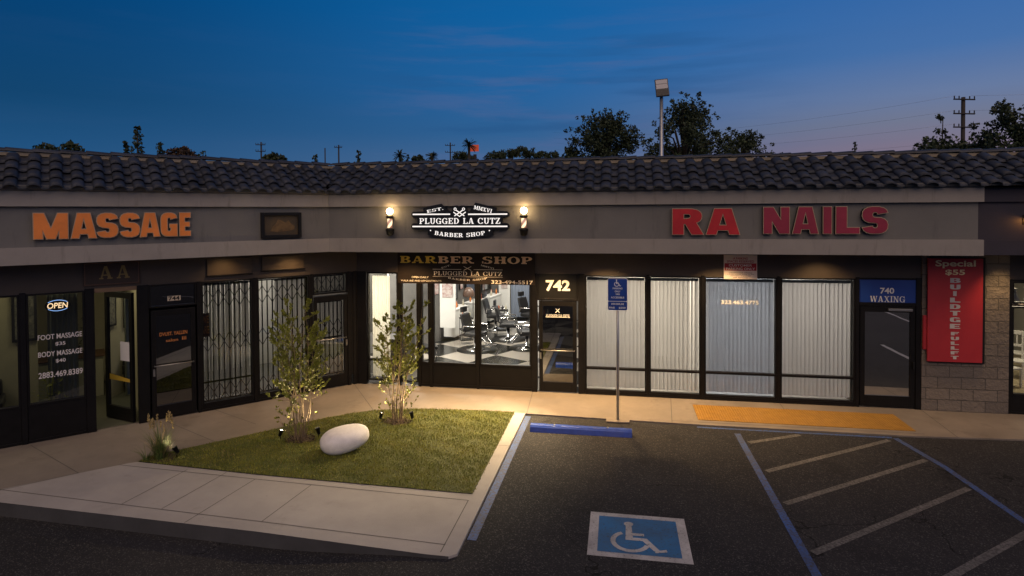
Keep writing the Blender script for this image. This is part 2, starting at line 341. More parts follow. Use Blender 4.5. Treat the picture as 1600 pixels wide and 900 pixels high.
def build(mb, name, mats, parent=None, bevel=0.0):
    me = bpy.data.meshes.new(name)
    b0 = BASE[parent.name] if parent is not None else (0, 0, 0)
    me.from_pydata([(p[0] - b0[0], p[1] - b0[1], p[2] - b0[2]) for p in mb.v], [], mb.f)
    mats = mats if isinstance(mats, (list, tuple)) else [mats]
    for m in mats: me.materials.append(m)
    me.polygons.foreach_set('material_index', mb.m); me.polygons.foreach_set('use_smooth', mb.sm); me.update()
    o = bpy.data.objects.new(name, me); C.objects.link(o)
    if parent is not None: o.parent = parent; BASE[o.name] = b0
    if bevel:
        md = o.modifiers.new('bevel', 'BEVEL'); md.width = bevel; md.segments = 2; md.limit_method = 'ANGLE'; md.angle_limit = radians(40)
    return o
BASE = {}
def tag(o, label, cat, group=None):
    o['label'] = label; o['category'] = cat
    if group: o['group'] = group
    return o
def thing(name, label, cat, base=(0, 0, 0), M=MR, group=None, rz=0.0):
    """Empty at the thing's base; its parts are given in the frame M and stored relative to base"""
    o = bpy.data.objects.new(name, None); C.objects.link(o); o.empty_display_size = .2
    o.matrix_world = M @ Matrix.Translation(base) @ Matrix.Rotation(rz, 4, 'Z'); BASE[o.name] = tuple(base)
    return tag(o, label, cat, group)
def single(mb, name, mats, label, cat, base=(0, 0, 0), M=MR, group=None, bevel=0.0):
    t_ = MB(); t_.v = [(p[0] - base[0], p[1] - base[1], p[2] - base[2]) for p in mb.v]; t_.f, t_.m, t_.sm = mb.f, mb.m, mb.sm
    o = build(t_, name, mats, None, bevel); o.matrix_world = M @ Matrix.Translation(base); BASE[o.name] = tuple(base)
    return tag(o, label, cat, group)
def struct(mb, name, mats, M=MR):
    o = build(mb, name, mats); o.matrix_world = M; o['kind'] = 'structure'; return o
def dup(root, matrix, label=None):
    r = root.copy(); C.objects.link(r); r.matrix_world = matrix; BASE[r.name] = BASE.get(root.name, (0, 0, 0))
    if label: r['label'] = label
    for ch in [o for o in bpy.data.objects if o.parent == root]:
        c = ch.copy(); C.objects.link(c); c.parent = r
        for gc in [o for o in bpy.data.objects if o.parent == ch]:
            d = gc.copy(); C.objects.link(d); d.parent = c
    return r
def lamp(kind, name, energy, col, loc, parent=None, target=None, size=.05, spot=80, blend=.6, M=MR, sx=None, sy=None):
    d = bpy.data.lights.new(name, kind); d.energy = energy; d.color = col
    if kind == 'SPOT': d.spot_size = radians(spot); d.spot_blend = blend; d.shadow_soft_size = size
    elif kind == 'POINT': d.shadow_soft_size = size
    elif kind == 'AREA': d.shape = 'RECTANGLE'; d.size = sx; d.size_y = sy
    o = bpy.data.objects.new(name, d); C.objects.link(o)
    L = Vector(loc); m = Matrix.Translation(L)
    if target is not None: m = m @ (Vector(target) - L).to_track_quat('-Z', 'Y').to_matrix().to_4x4()
    if parent is not None:
        o.parent = parent; b0 = BASE[parent.name]; o.matrix_local = Matrix.Translation((-b0[0], -b0[1], -b0[2])) @ m
    else: o.matrix_world = M @ m
    return o

# text from the built-in font -> 2D polygons, one list entry per call
def text2d(body, h, wd=None, off=0.0, align='CENTER', shear=0.0, spacing=1.0):
    cu = bpy.data.curves.new('txt', 'FONT'); cu.body = body; cu.offset = off; cu.shear = shear; cu.space_character = spacing; cu.resolution_u = 4
    o = bpy.data.objects.new('txt', cu); C.objects.link(o)
    bpy.context.view_layer.update()
    me = bpy.data.meshes.new_from_object(o.evaluated_get(bpy.context.evaluated_depsgraph_get()))
    vs = [(v.co.x, v.co.y) for v in me.vertices]; fs = [tuple(p.vertices) for p in me.polygons]
    bpy.data.objects.remove(o); bpy.data.curves.remove(cu); bpy.data.meshes.remove(me)
    if not vs: return [], []
    x0 = min(a for a, _ in vs); x1 = max(a for a, _ in vs); y0 = min(b for _, b in vs); y1 = max(b for _, b in vs)
    k = h / (y1 - y0); kx = k if wd is None else wd / (x1 - x0)
    cx = {'CENTER': (x0 + x1) / 2, 'LEFT': x0, 'RIGHT': x1}[align]
    return [((a - cx) * kx, (b - (y0 + y1) / 2) * k) for a, b in vs], fs
def put_text(mb, body, x, y, z, h, wd=None, off=.0, m=0, align='CENTER', rot=0.0, shear=0.0, spacing=1.0):
    vs, fs = text2d(body, h, wd, off, align, shear, spacing)
    return mb.flat(vs, fs, x, y, z, m=m, rot=rot)
def text_lines(items, mats, parent, Mx=None):
    """each line of writing is a part of its own"""
    for it in items:
        mb = put_text(MB(), *it)
        if Mx is None: build(mb, 'lettering', mats, parent)
        else: mpart(mb, 'lettering', mats, Mx, parent)
def solid_text(mb, body, x, y0, y1, z, h, wd=None, off=0.0, m=0, ms=None):
    """extruded lettering: front face at y0, back at y1, sides between"""
    vs, fs = text2d(body, h, wd, off)
    n = len(vs); pts = [(x + a, y0, z + b_) for a, b_ in vs] + [(x + a, y1, z + b_) for a, b_ in vs]
    cnt = {}
    for f in fs:
        for i in range(len(f)):
            e = (f[i], f[(i + 1) % len(f)]); cnt[e] = cnt.get(e, 0) + 1
    side = [(a, b_, b_ + n, a + n)[::-1] for (a, b_) in cnt if (b_, a) not in cnt]
    o = len(mb.v); mb.add(pts, fs, m); mb.add([], [], m)
    for f in side: mb.f.append(tuple(o + i for i in f)); mb.m.append(ms if ms is not None else m); mb.sm.append(False)
    return mb

# slab-serif glyphs, made of strokes in a 0..1 box
def slab(ch, T=.19, th=.09, sf=.10):
    P = []
    def V(x, y0, y1, w=T): P.append([(x - w / 2, y0), (x + w / 2, y0), (x + w / 2, y1), (x - w / 2, y1)])
    def H(x0, x1, y, h=th): P.append([(x0, y - h / 2), (x1, y - h / 2), (x1, y + h / 2), (x0, y + h / 2)])
    def D(x0, y0, x1, y1, w=T): P.append([(x0 - w / 2, y0), (x0 + w / 2, y0), (x1 + w / 2, y1), (x1 - w / 2, y1)])
    def A(cx, cy, rx, ry, a0, a1, n=12):
        for i in range(n):
            q0 = radians(a0 + (a1 - a0) * i / n); q1 = radians(a0 + (a1 - a0) * (i + 1) / n)
            w0 = th + (T - th) * abs(cos(q0)); w1 = th + (T - th) * abs(cos(q1))
            P.append([(cx + (rx) * cos(q0), cy + (ry) * sin(q0)), (cx + (rx) * cos(q1), cy + (ry) * sin(q1)),
                      (cx + (rx - w1) * cos(q1), cy + (ry - w1 * .8) * sin(q1)), (cx + (rx - w0) * cos(q0), cy + (ry - w0 * .8) * sin(q0))])
    def SF(x, y, w=.36): H(x - w / 2, x + w / 2, y, sf)
    lo, hi = sf / 2, 1 - sf / 2; w = .8
    if ch == 'I': V(.18, 0, 1); SF(.18, lo); SF(.18, hi); w = .36
    elif ch == 'L': V(.2, 0, 1); H(0.02, .74, lo, sf); SF(.2, hi, .38); V(.70, 0, .3, .09); w = .76
    elif ch == 'T': V(.38, 0, 1); H(0, .76, hi, sf); SF(.38, lo, .36); V(.045, .7, 1, .09); V(.715, .7, 1, .09); w = .76
    elif ch == 'E': V(.2, 0, 1); H(.02, .72, lo, sf); H(.02, .72, hi, sf); H(.2, .54, .52, th); V(.68, 0, .27, .09); V(.68, .73, 1, .09); V(.52, .4, .64, .07); w = .76
    elif ch == 'H': V(.2, 0, 1); V(.68, 0, 1); H(.2, .68, .5); SF(.2, lo); SF(.2, hi); SF(.68, lo); SF(.68, hi); w = .88
    elif ch == 'U': V(.19, .3, 1); V(.69, .3, 1, .13); SF(.19, hi, .38); SF(.69, hi, .3); A(.425, .32, .33, .34, 180, 360); w = .86
    elif ch == 'P': V(.2, 0, 1); SF(.2, lo, .38); H(.02, .42, hi, sf); H(.2, .45, .43); A(.42, .71, .34, .29, -90, 90); w = .78
    elif ch == 'R': V(.2, 0, 1); SF(.2, lo, .38); H(.02, .42, hi, sf); H(.2, .45, .45); A(.42, .72, .33, .28, -90, 90); D(.72, 0, .45, .47, .2); H(.62, .88, lo, sf); w = .88
    elif ch == 'B': V(.2, 0, 1); H(.02, .45, lo, sf); H(.02, .43, hi, sf); H(.2, .45, .52); A(.43, .75, .31, .25, -90, 90); A(.44, .27, .35, .27, -90, 90); w = .82
    elif ch == 'D': V(.2, 0, 1); H(.02, .4, lo, sf); H(.02, .4, hi, sf); A(.38, .5, .46, .5, -90, 90, 16); w = .88
    elif ch == 'O': A(.43, .5, .43, .51, 0, 360, 28); w = .88
    elif ch == 'C': A(.43, .5, .43, .51, 42, 318, 22); V(.76, .66, .98, .09); V(.76, .04, .25, .08); w = .84
    elif ch == 'G': A(.43, .5, .43, .51, 42, 330, 22); V(.76, .66, .98, .09); V(.74, .0, .42, .16); H(.5, .88, .42, sf); w = .9
    elif ch == 'A': D(.12, 0, .38, 1, .10); D(.70, 0, .42, 1, .20); H(.2, .62, .3, th); H(0, .27, lo, sf); H(.52, .86, lo, sf); w = .88
    elif ch == 'V': D(.42, 0, .16, 1, .20); D(.44, 0, .70, 1, .10); H(0, .33, hi, sf); H(.56, .86, hi, sf); w = .86
    elif ch == 'M': V(.14, 0, 1, .10); V(.88, 0, 1, .18); D(.5, .1, .2, 1, .18); D(.5, .1, .82, 1, .10); H(0, .3, lo, sf); H(0, .26, hi, sf); H(.7, 1.04, lo, sf); H(.8, 1.04, hi, sf); w = 1.04
    elif ch == 'X': D(.7, 0, .16, 1, .2); D(.14, 0, .68, 1, .1); H(0, .3, lo, sf); H(.52, .88, lo, sf); H(0, .34, hi, sf); H(.55, .84, hi, sf); w = .88
    elif ch == 'W': D(.30, 0, .12, 1, .18); D(.32, 0, .56, .95, .08); D(.80, 0, .58, 1, .18); D(.82, 0, 1.02, 1, .08); H(0, .26, hi, sf); H(.45, .7, hi, sf); H(.9, 1.14, hi, sf); w = 1.14
    elif ch == 'N': V(.16, 0, 1, .10); V(.74, 0, 1, .10); D(.72, 0, .18, 1, .22); H(0, .3, lo, sf); H(0, .2, hi, sf); H(.6, .88, hi, sf); w = .9
    elif ch == 'Z': H(.04, .72, hi, sf); H(.02, .76, lo, sf); D(.14, .05, .62, .95, .22); V(.08, .7, 1, .09); V(.72, 0, .3, .09); w = .78
    elif ch == 'S':
        A(.38, .74, .33, .27, 40, 270, 14); A(.38, .27, .36, .29, -140, 90, 14); V(.66, .68, .98, .09); V(.06, .04, .32, .09); w = .78
    elif ch == '.': P.append([(.03, 0), (.2, 0), (.2, .17), (.03, .17)]); w = .24
    elif ch == ' ': w = .42
    return P, w
def block(ch):
    P = []
    def V(x, y0, y1, w=.32): P.append([(x - w / 2, y0), (x + w / 2, y0), (x + w / 2, y1), (x - w / 2, y1)])
    def H(x0, x1, y, h=.2): P.append([(x0, y - h / 2), (x1, y - h / 2), (x1, y + h / 2), (x0, y + h / 2)])
    def D(x0, y0, x1, y1, w=.3): P.append([(x0 - w / 2, y0), (x0 + w / 2, y0), (x1 + w / 2, y1), (x1 - w / 2, y1)])
    def A(cx, cy, rx, ry, a0, a1, T=.32, th=.2, n=12):
        for i in range(n):
            q0 = radians(a0 + (a1 - a0) * i / n); q1 = radians(a0 + (a1 - a0) * (i + 1) / n)
            def pt(q, a_, b_):
                c, s_ = cos(q), sin(q); return (cx + a_ * math.copysign(abs(c) ** .8, c), cy + b_ * math.copysign(abs(s_) ** .8, s_))
            P.append([pt(q0, rx, ry), pt(q1, rx, ry), pt(q1, rx - T, ry - th), pt(q0, rx - T, ry - th)])
    w = .8
    if ch == 'M': V(.15, 0, 1, .30); V(1.03, 0, 1, .30); D(.59, 0, .20, 1, .30); D(.59, 0, .98, 1, .30); w = 1.18
    elif ch == 'A': D(.14, 0, .37, 1, .28); D(.80, 0, .57, 1, .28); H(.22, .72, .26, .19); H(.35, .6, .93, .14); w = .94
    elif ch == 'S': A(.41, .70, .41, .30, 12, 270); A(.41, .30, .41, .30, -168, 90); w = .82
    elif ch == 'G': A(.42, .70, .42, .30, 12, 180); V(.16, .29, .71); A(.42, .30, .42, .30, 180, 360); V(.69, 0, .50, .30); H(.46, .84, .44, .14); w = .84
    elif ch == 'E': V(.16, 0, 1); H(.1, .70, .1); H(.1, .70, .9); H(.1, .64, .5, .18); w = .7
    elif ch == 'F': V(.16, 0, 1); H(.1, .70, .9); H(.1, .62, .5, .18); w = .7
    elif ch == 'R': V(.16, 0, 1); A(.42, .71, .42, .29, -90, 90); H(.1, .44, .9); H(.1, .44, .51); D(.72, 0, .50, .50, .33); w = .88
    elif ch == 'B': V(.16, 0, 1); A(.42, .74, .38, .26, -90, 90, .3, .17); A(.42, .28, .42, .28, -90, 90, .32, .18); H(.1, .44, .91, .18); H(.1, .44, .09, .18); H(.1, .44, .52, .12); w = .84
    elif ch == 'D': V(.16, 0, 1); A(.40, .5, .44, .5, -90, 90, .32, .2, 16); H(.1, .42, .9); H(.1, .42, .1); w = .84
    elif ch == 'U': V(.16, .3, 1); V(.68, .3, 1); A(.42, .32, .42, .32, 180, 360); w = .84
    elif ch == 'N': V(.15, 0, 1, .30); V(.79, 0, 1, .30); D(.76, 0, .18, 1, .34); w = .94
    elif ch == 'I': V(.17, 0, 1, .34); w = .34
    elif ch == 'L': V(.16, 0, 1); H(.1, .70, .11, .22); w = .7
    elif ch == 'T': V(.38, 0, 1); H(0, .76, .9); w = .76
    return P, w
def grow(poly, e):
    n = len(poly); o = []
    ar = sum(poly[i][0] * poly[(i + 1) % n][1] - poly[(i + 1) % n][0] * poly[i][1] for i in range(n))
    if ar < 0: poly = poly[::-1]
    for i in range(n):
        p, q_, r_ = Vector(poly[i - 1]), Vector(poly[i]), Vector(poly[(i + 1) % n])
        d1 = q_ - p; d2 = r_ - q_
        if d1.length < 1e-6 or d2.length < 1e-6: o.append(tuple(q_)); continue
        n1 = Vector((d1.y, -d1.x)).normalized(); n2 = Vector((d2.y, -d2.x)).normalized(); b_ = n1 + n2
        if b_.length < .3: o.append(tuple(q_)); continue
        b_.normalize(); k = min(2.0, 1 / max(.3, b_.dot(n1))); o.append((q_.x + b_.x * e * k, q_.y + b_.y * e * k))
    return o
def block_letter(mb, ch, x0, x1, z, h, y, y1=None, rim=0.0, m=(0, 1, 2)):
    P, w = block(ch); kx = (x1 - x0) / w
    for k, poly in enumerate(P):
        pts = grow([(x0 + a * kx, z + (b_ - .5) * h) for a, b_ in poly], 0.0 if not rim else -rim * 0); e = k * .0001
        mb.add([(a, y - e, b_) for a, b_ in pts], [tuple(range(len(pts)))], m[0])
        if y1 is not None:
            g_ = grow(pts, rim); mb.vprism(g_, y + .006 - e, y + .014, m[1]); mb.vprism(grow(pts, rim - .004), y + .0145 - e, y1, m[2])
def slab_text(mb, body, x, y, z, h, wd, m=0, rot=0.0, arc=0.0, mats=None, y1=None, T=.19, th=.09, sf=.10, sp=.10):
    """centre x,z ; h cap height; wd total width; arc = sagitta of a smile curve"""
    gl = [slab(c, T, th, sf) for c in body]; tot = sum(w for _, w in gl) + sp * (len(gl) - 1); kx = wd / tot; X = -wd / 2; k = 0
    for gi, (P, w) in enumerate(gl):
        cxx = X + w * kx / 2; u = cxx / (wd / 2); dz = arc * (u * u); ra = math.atan2(2 * arc * u, wd / 2) if arc else 0
        mi = m if mats is None else mats(gi, len(gl))
        for poly in P:
            k += 1; pts = []
            for a, b_ in poly:
                lx = (a - w / 2) * kx; lz = (b_ - .5) * h
                px = cxx + lx * cos(ra) - lz * sin(ra); pz = dz + lx * sin(ra) + lz * cos(ra)
                pts.append((x + px * cos(rot) - pz * sin(rot), z + px * sin(rot) + pz * cos(rot)))
            ar = sum(pts[i][0] * pts[(i + 1) % len(pts)][1] - pts[(i + 1) % len(pts)][0] * pts[i][1] for i in range(len(pts)))
            if ar < 0: pts.reverse()
            yy = y - (k % 23) * .00012
            if y1 is None: mb.add([(a, yy, b_) for a, b_ in pts], [tuple(range(len(pts)))], mi)
            else: mb.vprism(pts, yy, y1, mi)
        X += (w + sp) * kx
    return mb

# ================================================================== GROUND
mb = MB(); xs = [-400, -120, -40, -20, -14, -11, -9, -8, -7, -6, -5, -4.5, -4, -3.5, -3, -2.5, -2, -1.85, 0, 4, 8, 14, 30, 100, 400]
ys = [400, 100, 30, 14, 2, -.8, -1.6, -6.0, -6.9, -8, -11, -16, -30, -100, -400]
def gz(x, y):
    k = min(1, max(0, (-1.9 - x) / 2.8)); k = k * k * (3 - 2 * k)
    return -.028 - .165 * k
for y in ys:
    for x in xs: mb.v.append((x, y, gz(x, y)))
nx = len(xs)
for j in range(len(ys) - 1):
    for i in range(nx - 1):
        mb.f.append((j * nx + i, (j + 1) * nx + i, (j + 1) * nx + i + 1, j * nx + i + 1)); mb.m.append(0); mb.sm.append(True)
struct(mb, 'asphalt', [asph])

def strip(mb, pts, w, z, m=0):
    """flat ribbon along 2D points"""
    for (x0, y0), (x1, y1) in zip(pts, pts[1:]):
        d = Vector((x1 - x0, y1 - y0)); l = d.length; nn = Vector((-d.y, d.x)) / l * w / 2
        mb.add([(x0 - nn.x, y0 - nn.y, z), (x1 - nn.x, y1 - nn.y, z), (x1 + nn.x, y1 + nn.y, z), (x0 + nn.x, y0 + nn.y, z)], [(0, 1, 2, 3)], m)
    return mb
LB = [(-7.93, -4.97), (-7.87, -4.72), (-7.62, -4.45), (-7.19, -3.98), (-6.87, -3.62), (-6.54, -3.26), (-6.2, -2.86), (-5.83, -2.47), (-5.45, -2.13), (-5.07, -1.88), (-4.55, -1.71), (-4.07, -1.62), (-3.13, -1.54), (-2.12, -1.52)]
lawn_poly = LB + [(-2.12, -5.19), (-3.49, -5.16), (-5.67, -5.10)]
# sidewalk: along both wings, its lawn side follows the lawn's curved edge
EXL = ML @ Vector((-16, .15, 0)); EXL2 = ML @ Vector((-16, -6.5, 0))
side_poly = [(EXL.x, EXL.y), (EXL2.x, EXL2.y), (-8.62, -5.62), (-8.53, -5.51), (-7.93, -4.97)] + LB[1:-1] + [(-2.12, -1.52), (-1.88, -1.53), (0.3, -1.60), (1.6, -1.64), (5.3, -1.64), (7.4, -1.50), (16, -1.2), (16, .15), (XC, .15)]
mb = MB()
mb.add([(x, y, 0) for x, y in side_poly], [tuple(range(len(side_poly)))], 0)
n0 = len(side_poly)
edge = [(-2.12, -1.52), (-1.88, -1.53), (0.3, -1.60), (1.6, -1.64), (5.3, -1.64), (7.4, -1.50), (16, -1.2)]
for (x0, y0), (x1, y1) in zip(edge, edge[1:]): mb.add([(x0, y0, -.3), (x1, y1, -.3), (x1, y1, 0), (x0, y0, 0)], [(0, 1, 2, 3)], 0)
for pts in ([(-10.43, -4.64), (-8.53, -5.51)], [(-9.0, -3.1), (-7.19, -3.98)], [(-8.45, -2.33), (-7.04, -3.0)], [(-6.27, -.15), (-5.06, -1.87)], [(-1.95, -.02), (-1.86, -1.53)],
            [(1.15, -.02), (1.04, -1.62)], [(3.43, -.02), (3.42, -.42)], [(6.2, -.02), (6.1, -1.58)], [(9.5, -.02), (9.4, -1.45)], [(-12.6, -7.2), (-11.9, -4.9)], [(1.05, -1.50), (5.6, -1.50)]):
    strip(mb, pts, .014, .003, 1)
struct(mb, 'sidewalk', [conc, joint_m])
# front walk with kerb
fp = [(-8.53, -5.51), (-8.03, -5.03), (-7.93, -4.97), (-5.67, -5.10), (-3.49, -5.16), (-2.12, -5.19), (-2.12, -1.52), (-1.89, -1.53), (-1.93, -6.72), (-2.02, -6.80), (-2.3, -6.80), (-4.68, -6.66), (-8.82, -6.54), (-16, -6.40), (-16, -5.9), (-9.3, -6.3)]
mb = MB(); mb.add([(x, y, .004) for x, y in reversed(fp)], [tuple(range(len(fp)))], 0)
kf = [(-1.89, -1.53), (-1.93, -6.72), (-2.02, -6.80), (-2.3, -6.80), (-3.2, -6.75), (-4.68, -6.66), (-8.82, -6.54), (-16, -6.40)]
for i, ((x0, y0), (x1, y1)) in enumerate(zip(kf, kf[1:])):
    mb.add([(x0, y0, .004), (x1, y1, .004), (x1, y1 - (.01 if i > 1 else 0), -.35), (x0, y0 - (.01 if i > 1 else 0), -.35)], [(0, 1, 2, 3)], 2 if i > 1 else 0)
for pts in ([(-9.3, -6.2), (-4.81, -6.42), (-2.13, -6.56)], [(-2.13, -5.39), (-2.14, -6.73)], [(-8.16, -5.13), (-5.58, -5.25), (-2.12, -5.39)], [(-6.89, -5.11), (-7.0, -6.3)], [(-6.19, -5.11), (-6.33, -6.33)],
            [(-5.59, -5.25), (-5.74, -6.62)], [(-4.62, -5.3), (-4.73, -6.42)], [(-9.2, -6.25), (-8.53, -5.51)], [(-2.12, -3.3), (-1.9, -3.3)]):
    strip(mb, pts, .012, .007, 1)
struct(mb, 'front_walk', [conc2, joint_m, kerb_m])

# lawn
mb = MB(); mb.add([(x, y, .015) for x, y in reversed(lawn_poly)], [tuple(range(len(lawn_poly)))], 0)
struct(mb, 'lawn_base', [turf_m])
random.seed(5)
def inside(px, py, poly):
    c = False; j = len(poly) - 1
    for i in range(len(poly)):
        if (poly[i][1] > py) != (poly[j][1] > py) and px < (poly[j][0] - poly[i][0]) * (py - poly[i][1]) / (poly[j][1] - poly[i][1]) + poly[i][0]: c = not c
        j = i
    return c
mb = MB(); cnt = 0
while cnt < 60000:
    x = random.uniform(-7.93, -2.12); y = random.uniform(-5.19, -1.52)
    if not inside(x, y, lawn_poly): continue
    pn = math.sin(x * 5.1 + 2 * math.sin(y * 3.3)) * math.sin(y * 6.7 + x * 1.9)
    if random.random() < max(0, pn - .55) * 1.6: continue
    x += random.gauss(0, .012); y += random.gauss(0, .012)
    cnt += 1; a = random.uniform(0, 2 * pi); w = random.uniform(.003, .006); h = random.uniform(.015, .042) * (1 + .35 * pn) * (1.5 if random.random() < .03 else 1); l = random.uniform(0, .03); b_ = random.uniform(0, 2 * pi)
    o = len(mb.v); mb.v += [(x - w * cos(a), y - w * sin(a), .012), (x + w * cos(a), y + w * sin(a), .012), (x + l * cos(b_), y + l * sin(b_), .012 + h)]
    mb.f.append((o, o + 1, o + 2)); mb.m.append(0 if random.random() < .965 else 1); mb.sm.append(False)
turf = build(mb, 'grass', [mat('turf_blade', (.085, .12, .012), .6, col2=(.30, .28, .04), vscale=1.8, island=.5), straw])
turf['kind'] = 'stuff'; turf['label'] = 'short green turf blades covering the planted corner bed'; turf['category'] = 'grass'

# road markings (each a sheet 4 mm above the asphalt)
ZM = -.024
def marking(name, pts, w, m):
    o = struct(strip(MB(), pts, w, ZM, 0), name, [m]); return o
marking('blue_line', [(-1.82, -1.62), (-1.845, -6.35)], .12, p_blue)
marking('blue_line', [(2.20, -1.95), (2.24, -7.6)], .11, p_blue)
marking('blue_line', [(5.0, -1.74), (5.22, -2.98), (5.36, -4.9), (5.44, -7.4)], .10, p_blue)
marking('blue_line', [(1.5, -1.72), (4.95, -1.72)], .07, p_blue)
for pts in ([(2.32, -2.38), (3.33, -1.84)], [(2.34, -3.60), (4.84, -1.86)], [(2.34, -4.69), (5.06, -2.71)], [(2.34, -5.95), (5.17, -3.74)], [(2.35, -7.30), (5.26, -4.96)]):
    struct(strip(MB(), pts, .10, ZM, 0), 'white_line', [p_white])
for x in (8.1, 10.8, 13.5, 16.2, 18.9):
    marking('white_line', [(x, -1.9), (x, -6.6)], .12, p_white2)
for k in range(5):
    marking('white_line', [(8.1 + k * 2.7, -10.5), (8.1 + k * 2.7, -15.6)], .12, p_white2)
for k in range(-3, 8):
    marking('white_line', [(k * 2.7, -19.0), (k * 2.7, -24.4)], .10, p_white)
# accessible symbol painted in the stall
def isa(mb, x, z, s, m, plane='G', y=0.0):
    """wheelchair figure; s = overall height; G = on ground (x, y->z), W = on wall"""
    polys = []
    def q(a, b_, c, d): polys.append([a, b_, c, d])
    n = 14
    polys.append([(.36 + .085 * cos(2 * pi * i / n), .90 + .075 * sin(2 * pi * i / n)) for i in range(n)])
    q((.30, .36), (.43, .36), (.41, .84), (.31, .84))
    q((.415, .52), (.62, .52), (.62, .60), (.412, .60))
    q((.30, .361), (.30, .45), (.66, .45), (.62, .361))
    q((.66, .45), (.565, .40), (.76, .08), (.86, .10)); q((.775, .08), (.78, .02), (.98, .08), (.965, .15))
    for i in range(20):
        a0 = radians(118 + (342 - 118) * i / 20); a1 = radians(118 + (342 - 118) * (i + 1) / 20); R0, R1 = .335, .25
        q((.38 + R0 * cos(a0), .32 + R0 * sin(a0)), (.38 + R0 * cos(a1), .32 + R0 * sin(a1)), (.38 + R1 * cos(a1), .32 + R1 * sin(a1)), (.38 + R1 * cos(a0), .32 + R1 * sin(a0)))
    for k, p in enumerate(polys):
        ar = sum(p[i][0] * p[(i + 1) % len(p)][1] - p[(i + 1) % len(p)][0] * p[i][1] for i in range(len(p)))
        if ar < 0: p.reverse()
        e = .0002 * (k % 6)
        if plane == 'G': mb.add([(x + (a - .5) * s, z + (b_ - .5) * s, y + e) for a, b_ in p], [tuple(range(len(p)))], m)
        else: mb.add([(x + (a - .5) * s, y - e, z + (b_ - .5) * s) for a, b_ in p], [tuple(range(len(p)))], m)
emb = MB()
X0, X1, Y0, Y1 = -.38, .875, -6.44, -5.365
emb.add([(X0, Y0, 0), (X1, Y0, 0), (X1, Y1, 0), (X0, Y1, 0)], [(0, 1, 2, 3)], 0)
emb.add([(X0 + .12, Y0 + .10, .003), (X1 - .12, Y0 + .10, .003), (X1 - .12, Y1 - .10, .003), (X0 + .12, Y1 - .10, .003)], [(0, 1, 2, 3)], 1)
isa(emb, .235, -5.93, .74, 0, 'G', .006)
emb.v = [(x, y, z + ZM) for x, y, z in emb.v]
single(emb, 'accessible_parking_symbol', [p_white2, p_blue2], 'blue square with white wheelchair symbol painted on the dark asphalt', 'road marking', (.25, -5.9, ZM))

# tactile pad with domes
mb = MB(); mb.box(1.57, 5.5, -1.38, -.43, .0, .010)
for i in range(78):
    for j in range(19):
        x = 1.6 + i * .05; y = -1.355 + j * .05; r = .013
        o = len(mb.v); mb.v += [(x - r, y - r, .0095), (x + r, y - r, .0095), (x + r, y + r, .0095), (x - r, y + r, .0095), (x - r * .5, y - r * .5, .015), (x + r * .5, y - r * .5, .015), (x + r * .5, y + r * .5, .015), (x - r * .5, y + r * .5, .015)]
        for f in ((4, 5, 6, 7), (0, 1, 5, 4), (1, 2, 6, 5), (2, 3, 7, 6), (3, 0, 4, 7)): mb.f.append(tuple(o + k for k in f)); mb.m.append(0); mb.sm.append(False)
single(mb, 'tactile_paving', [tact_m], 'yellow raised-dome warning strip on the sidewalk in front of the blinds', 'tactile paving', (3.5, -.9, 0))

# ================================================================== THE STRIP MALL
mall = thing('strip_mall', 'low taupe shopping strip with tiled mansard roof and dark shopfronts in two wings', 'building', (XC, 0, 0))
def W(mb, Mx):
    """move wing-local coordinates to world (the mall's parts are stored from world coordinates)"""
    mb.v = [tuple(Mx @ Vector(p)) for p in mb.v]; return mb
def mpart(mb, name, mats, Mx=MR, parent=None, bevel=0.0, label=None):
    o = build(W(mb, Mx), name, mats, parent or mall, bevel)
    if label: o['label'] = label
    return o
REND = 6.74; NEND = 20.0; LEND = -14.0
def band(oF, oB, z0, z1, name, m, xr=REND):
    """one horizontal fascia member on both wings, mitred at the inner corner; oF front offset, oB back offset"""
    fr, fl = corner(oF, oF + OL); br, bl = corner(oB, oB + OL)
    a = MB(); a.prism([(fr, -oF), (xr, -oF), (xr, -oB), (br, -oB)], z0, z1)
    mpart(a, name, [m], MR)
    a = MB(); a.prism([(LEND, -oF - OL), (fl, -oF - OL), (bl, -oB - OL), (LEND, -oB - OL)], z0, z1)
    mpart(a, name, [m], ML)
band(1.05, .85, 3.40, 4.45, 'fascia_panel', stucco, 6.68)
band(1.13, .95, 4.30, 4.60, 'upper_trim', trim_paint)
band(1.13, .95, 3.29, 3.59, 'lower_trim', trim_paint)
# neighbour's navy fascia with its lower and upper trim bands
a = MB(); a.box(REND - .06, NEND, -.98, -.8, 3.30, 4.60); a.box(REND + .004, NEND, -1.04, -.98, 3.30, 3.58); a.box(REND + .004, NEND, -1.04, -.98, 4.30, 4.58)
mpart(a, 'neighbour_fascia', [navy_paint])
# soffit
a = MB(); fr, fl = corner(1.0, 1.0 + OL); br, bl = corner(-.2, -.2 + OL)
a.prism([(fr, -1.0), (NEND, -1.0), (NEND, .1), (br, .2)], 3.415, 3.46); mpart(a, 'soffit', [soffit_m])
a = MB(); a.prism([(LEND, -1.0 - OL), (fl, -1.0 - OL), (bl, .2 - OL), (LEND, .2 - OL)], 3.417, 3.462); mpart(a, 'soffit', [soffit_m], ML)
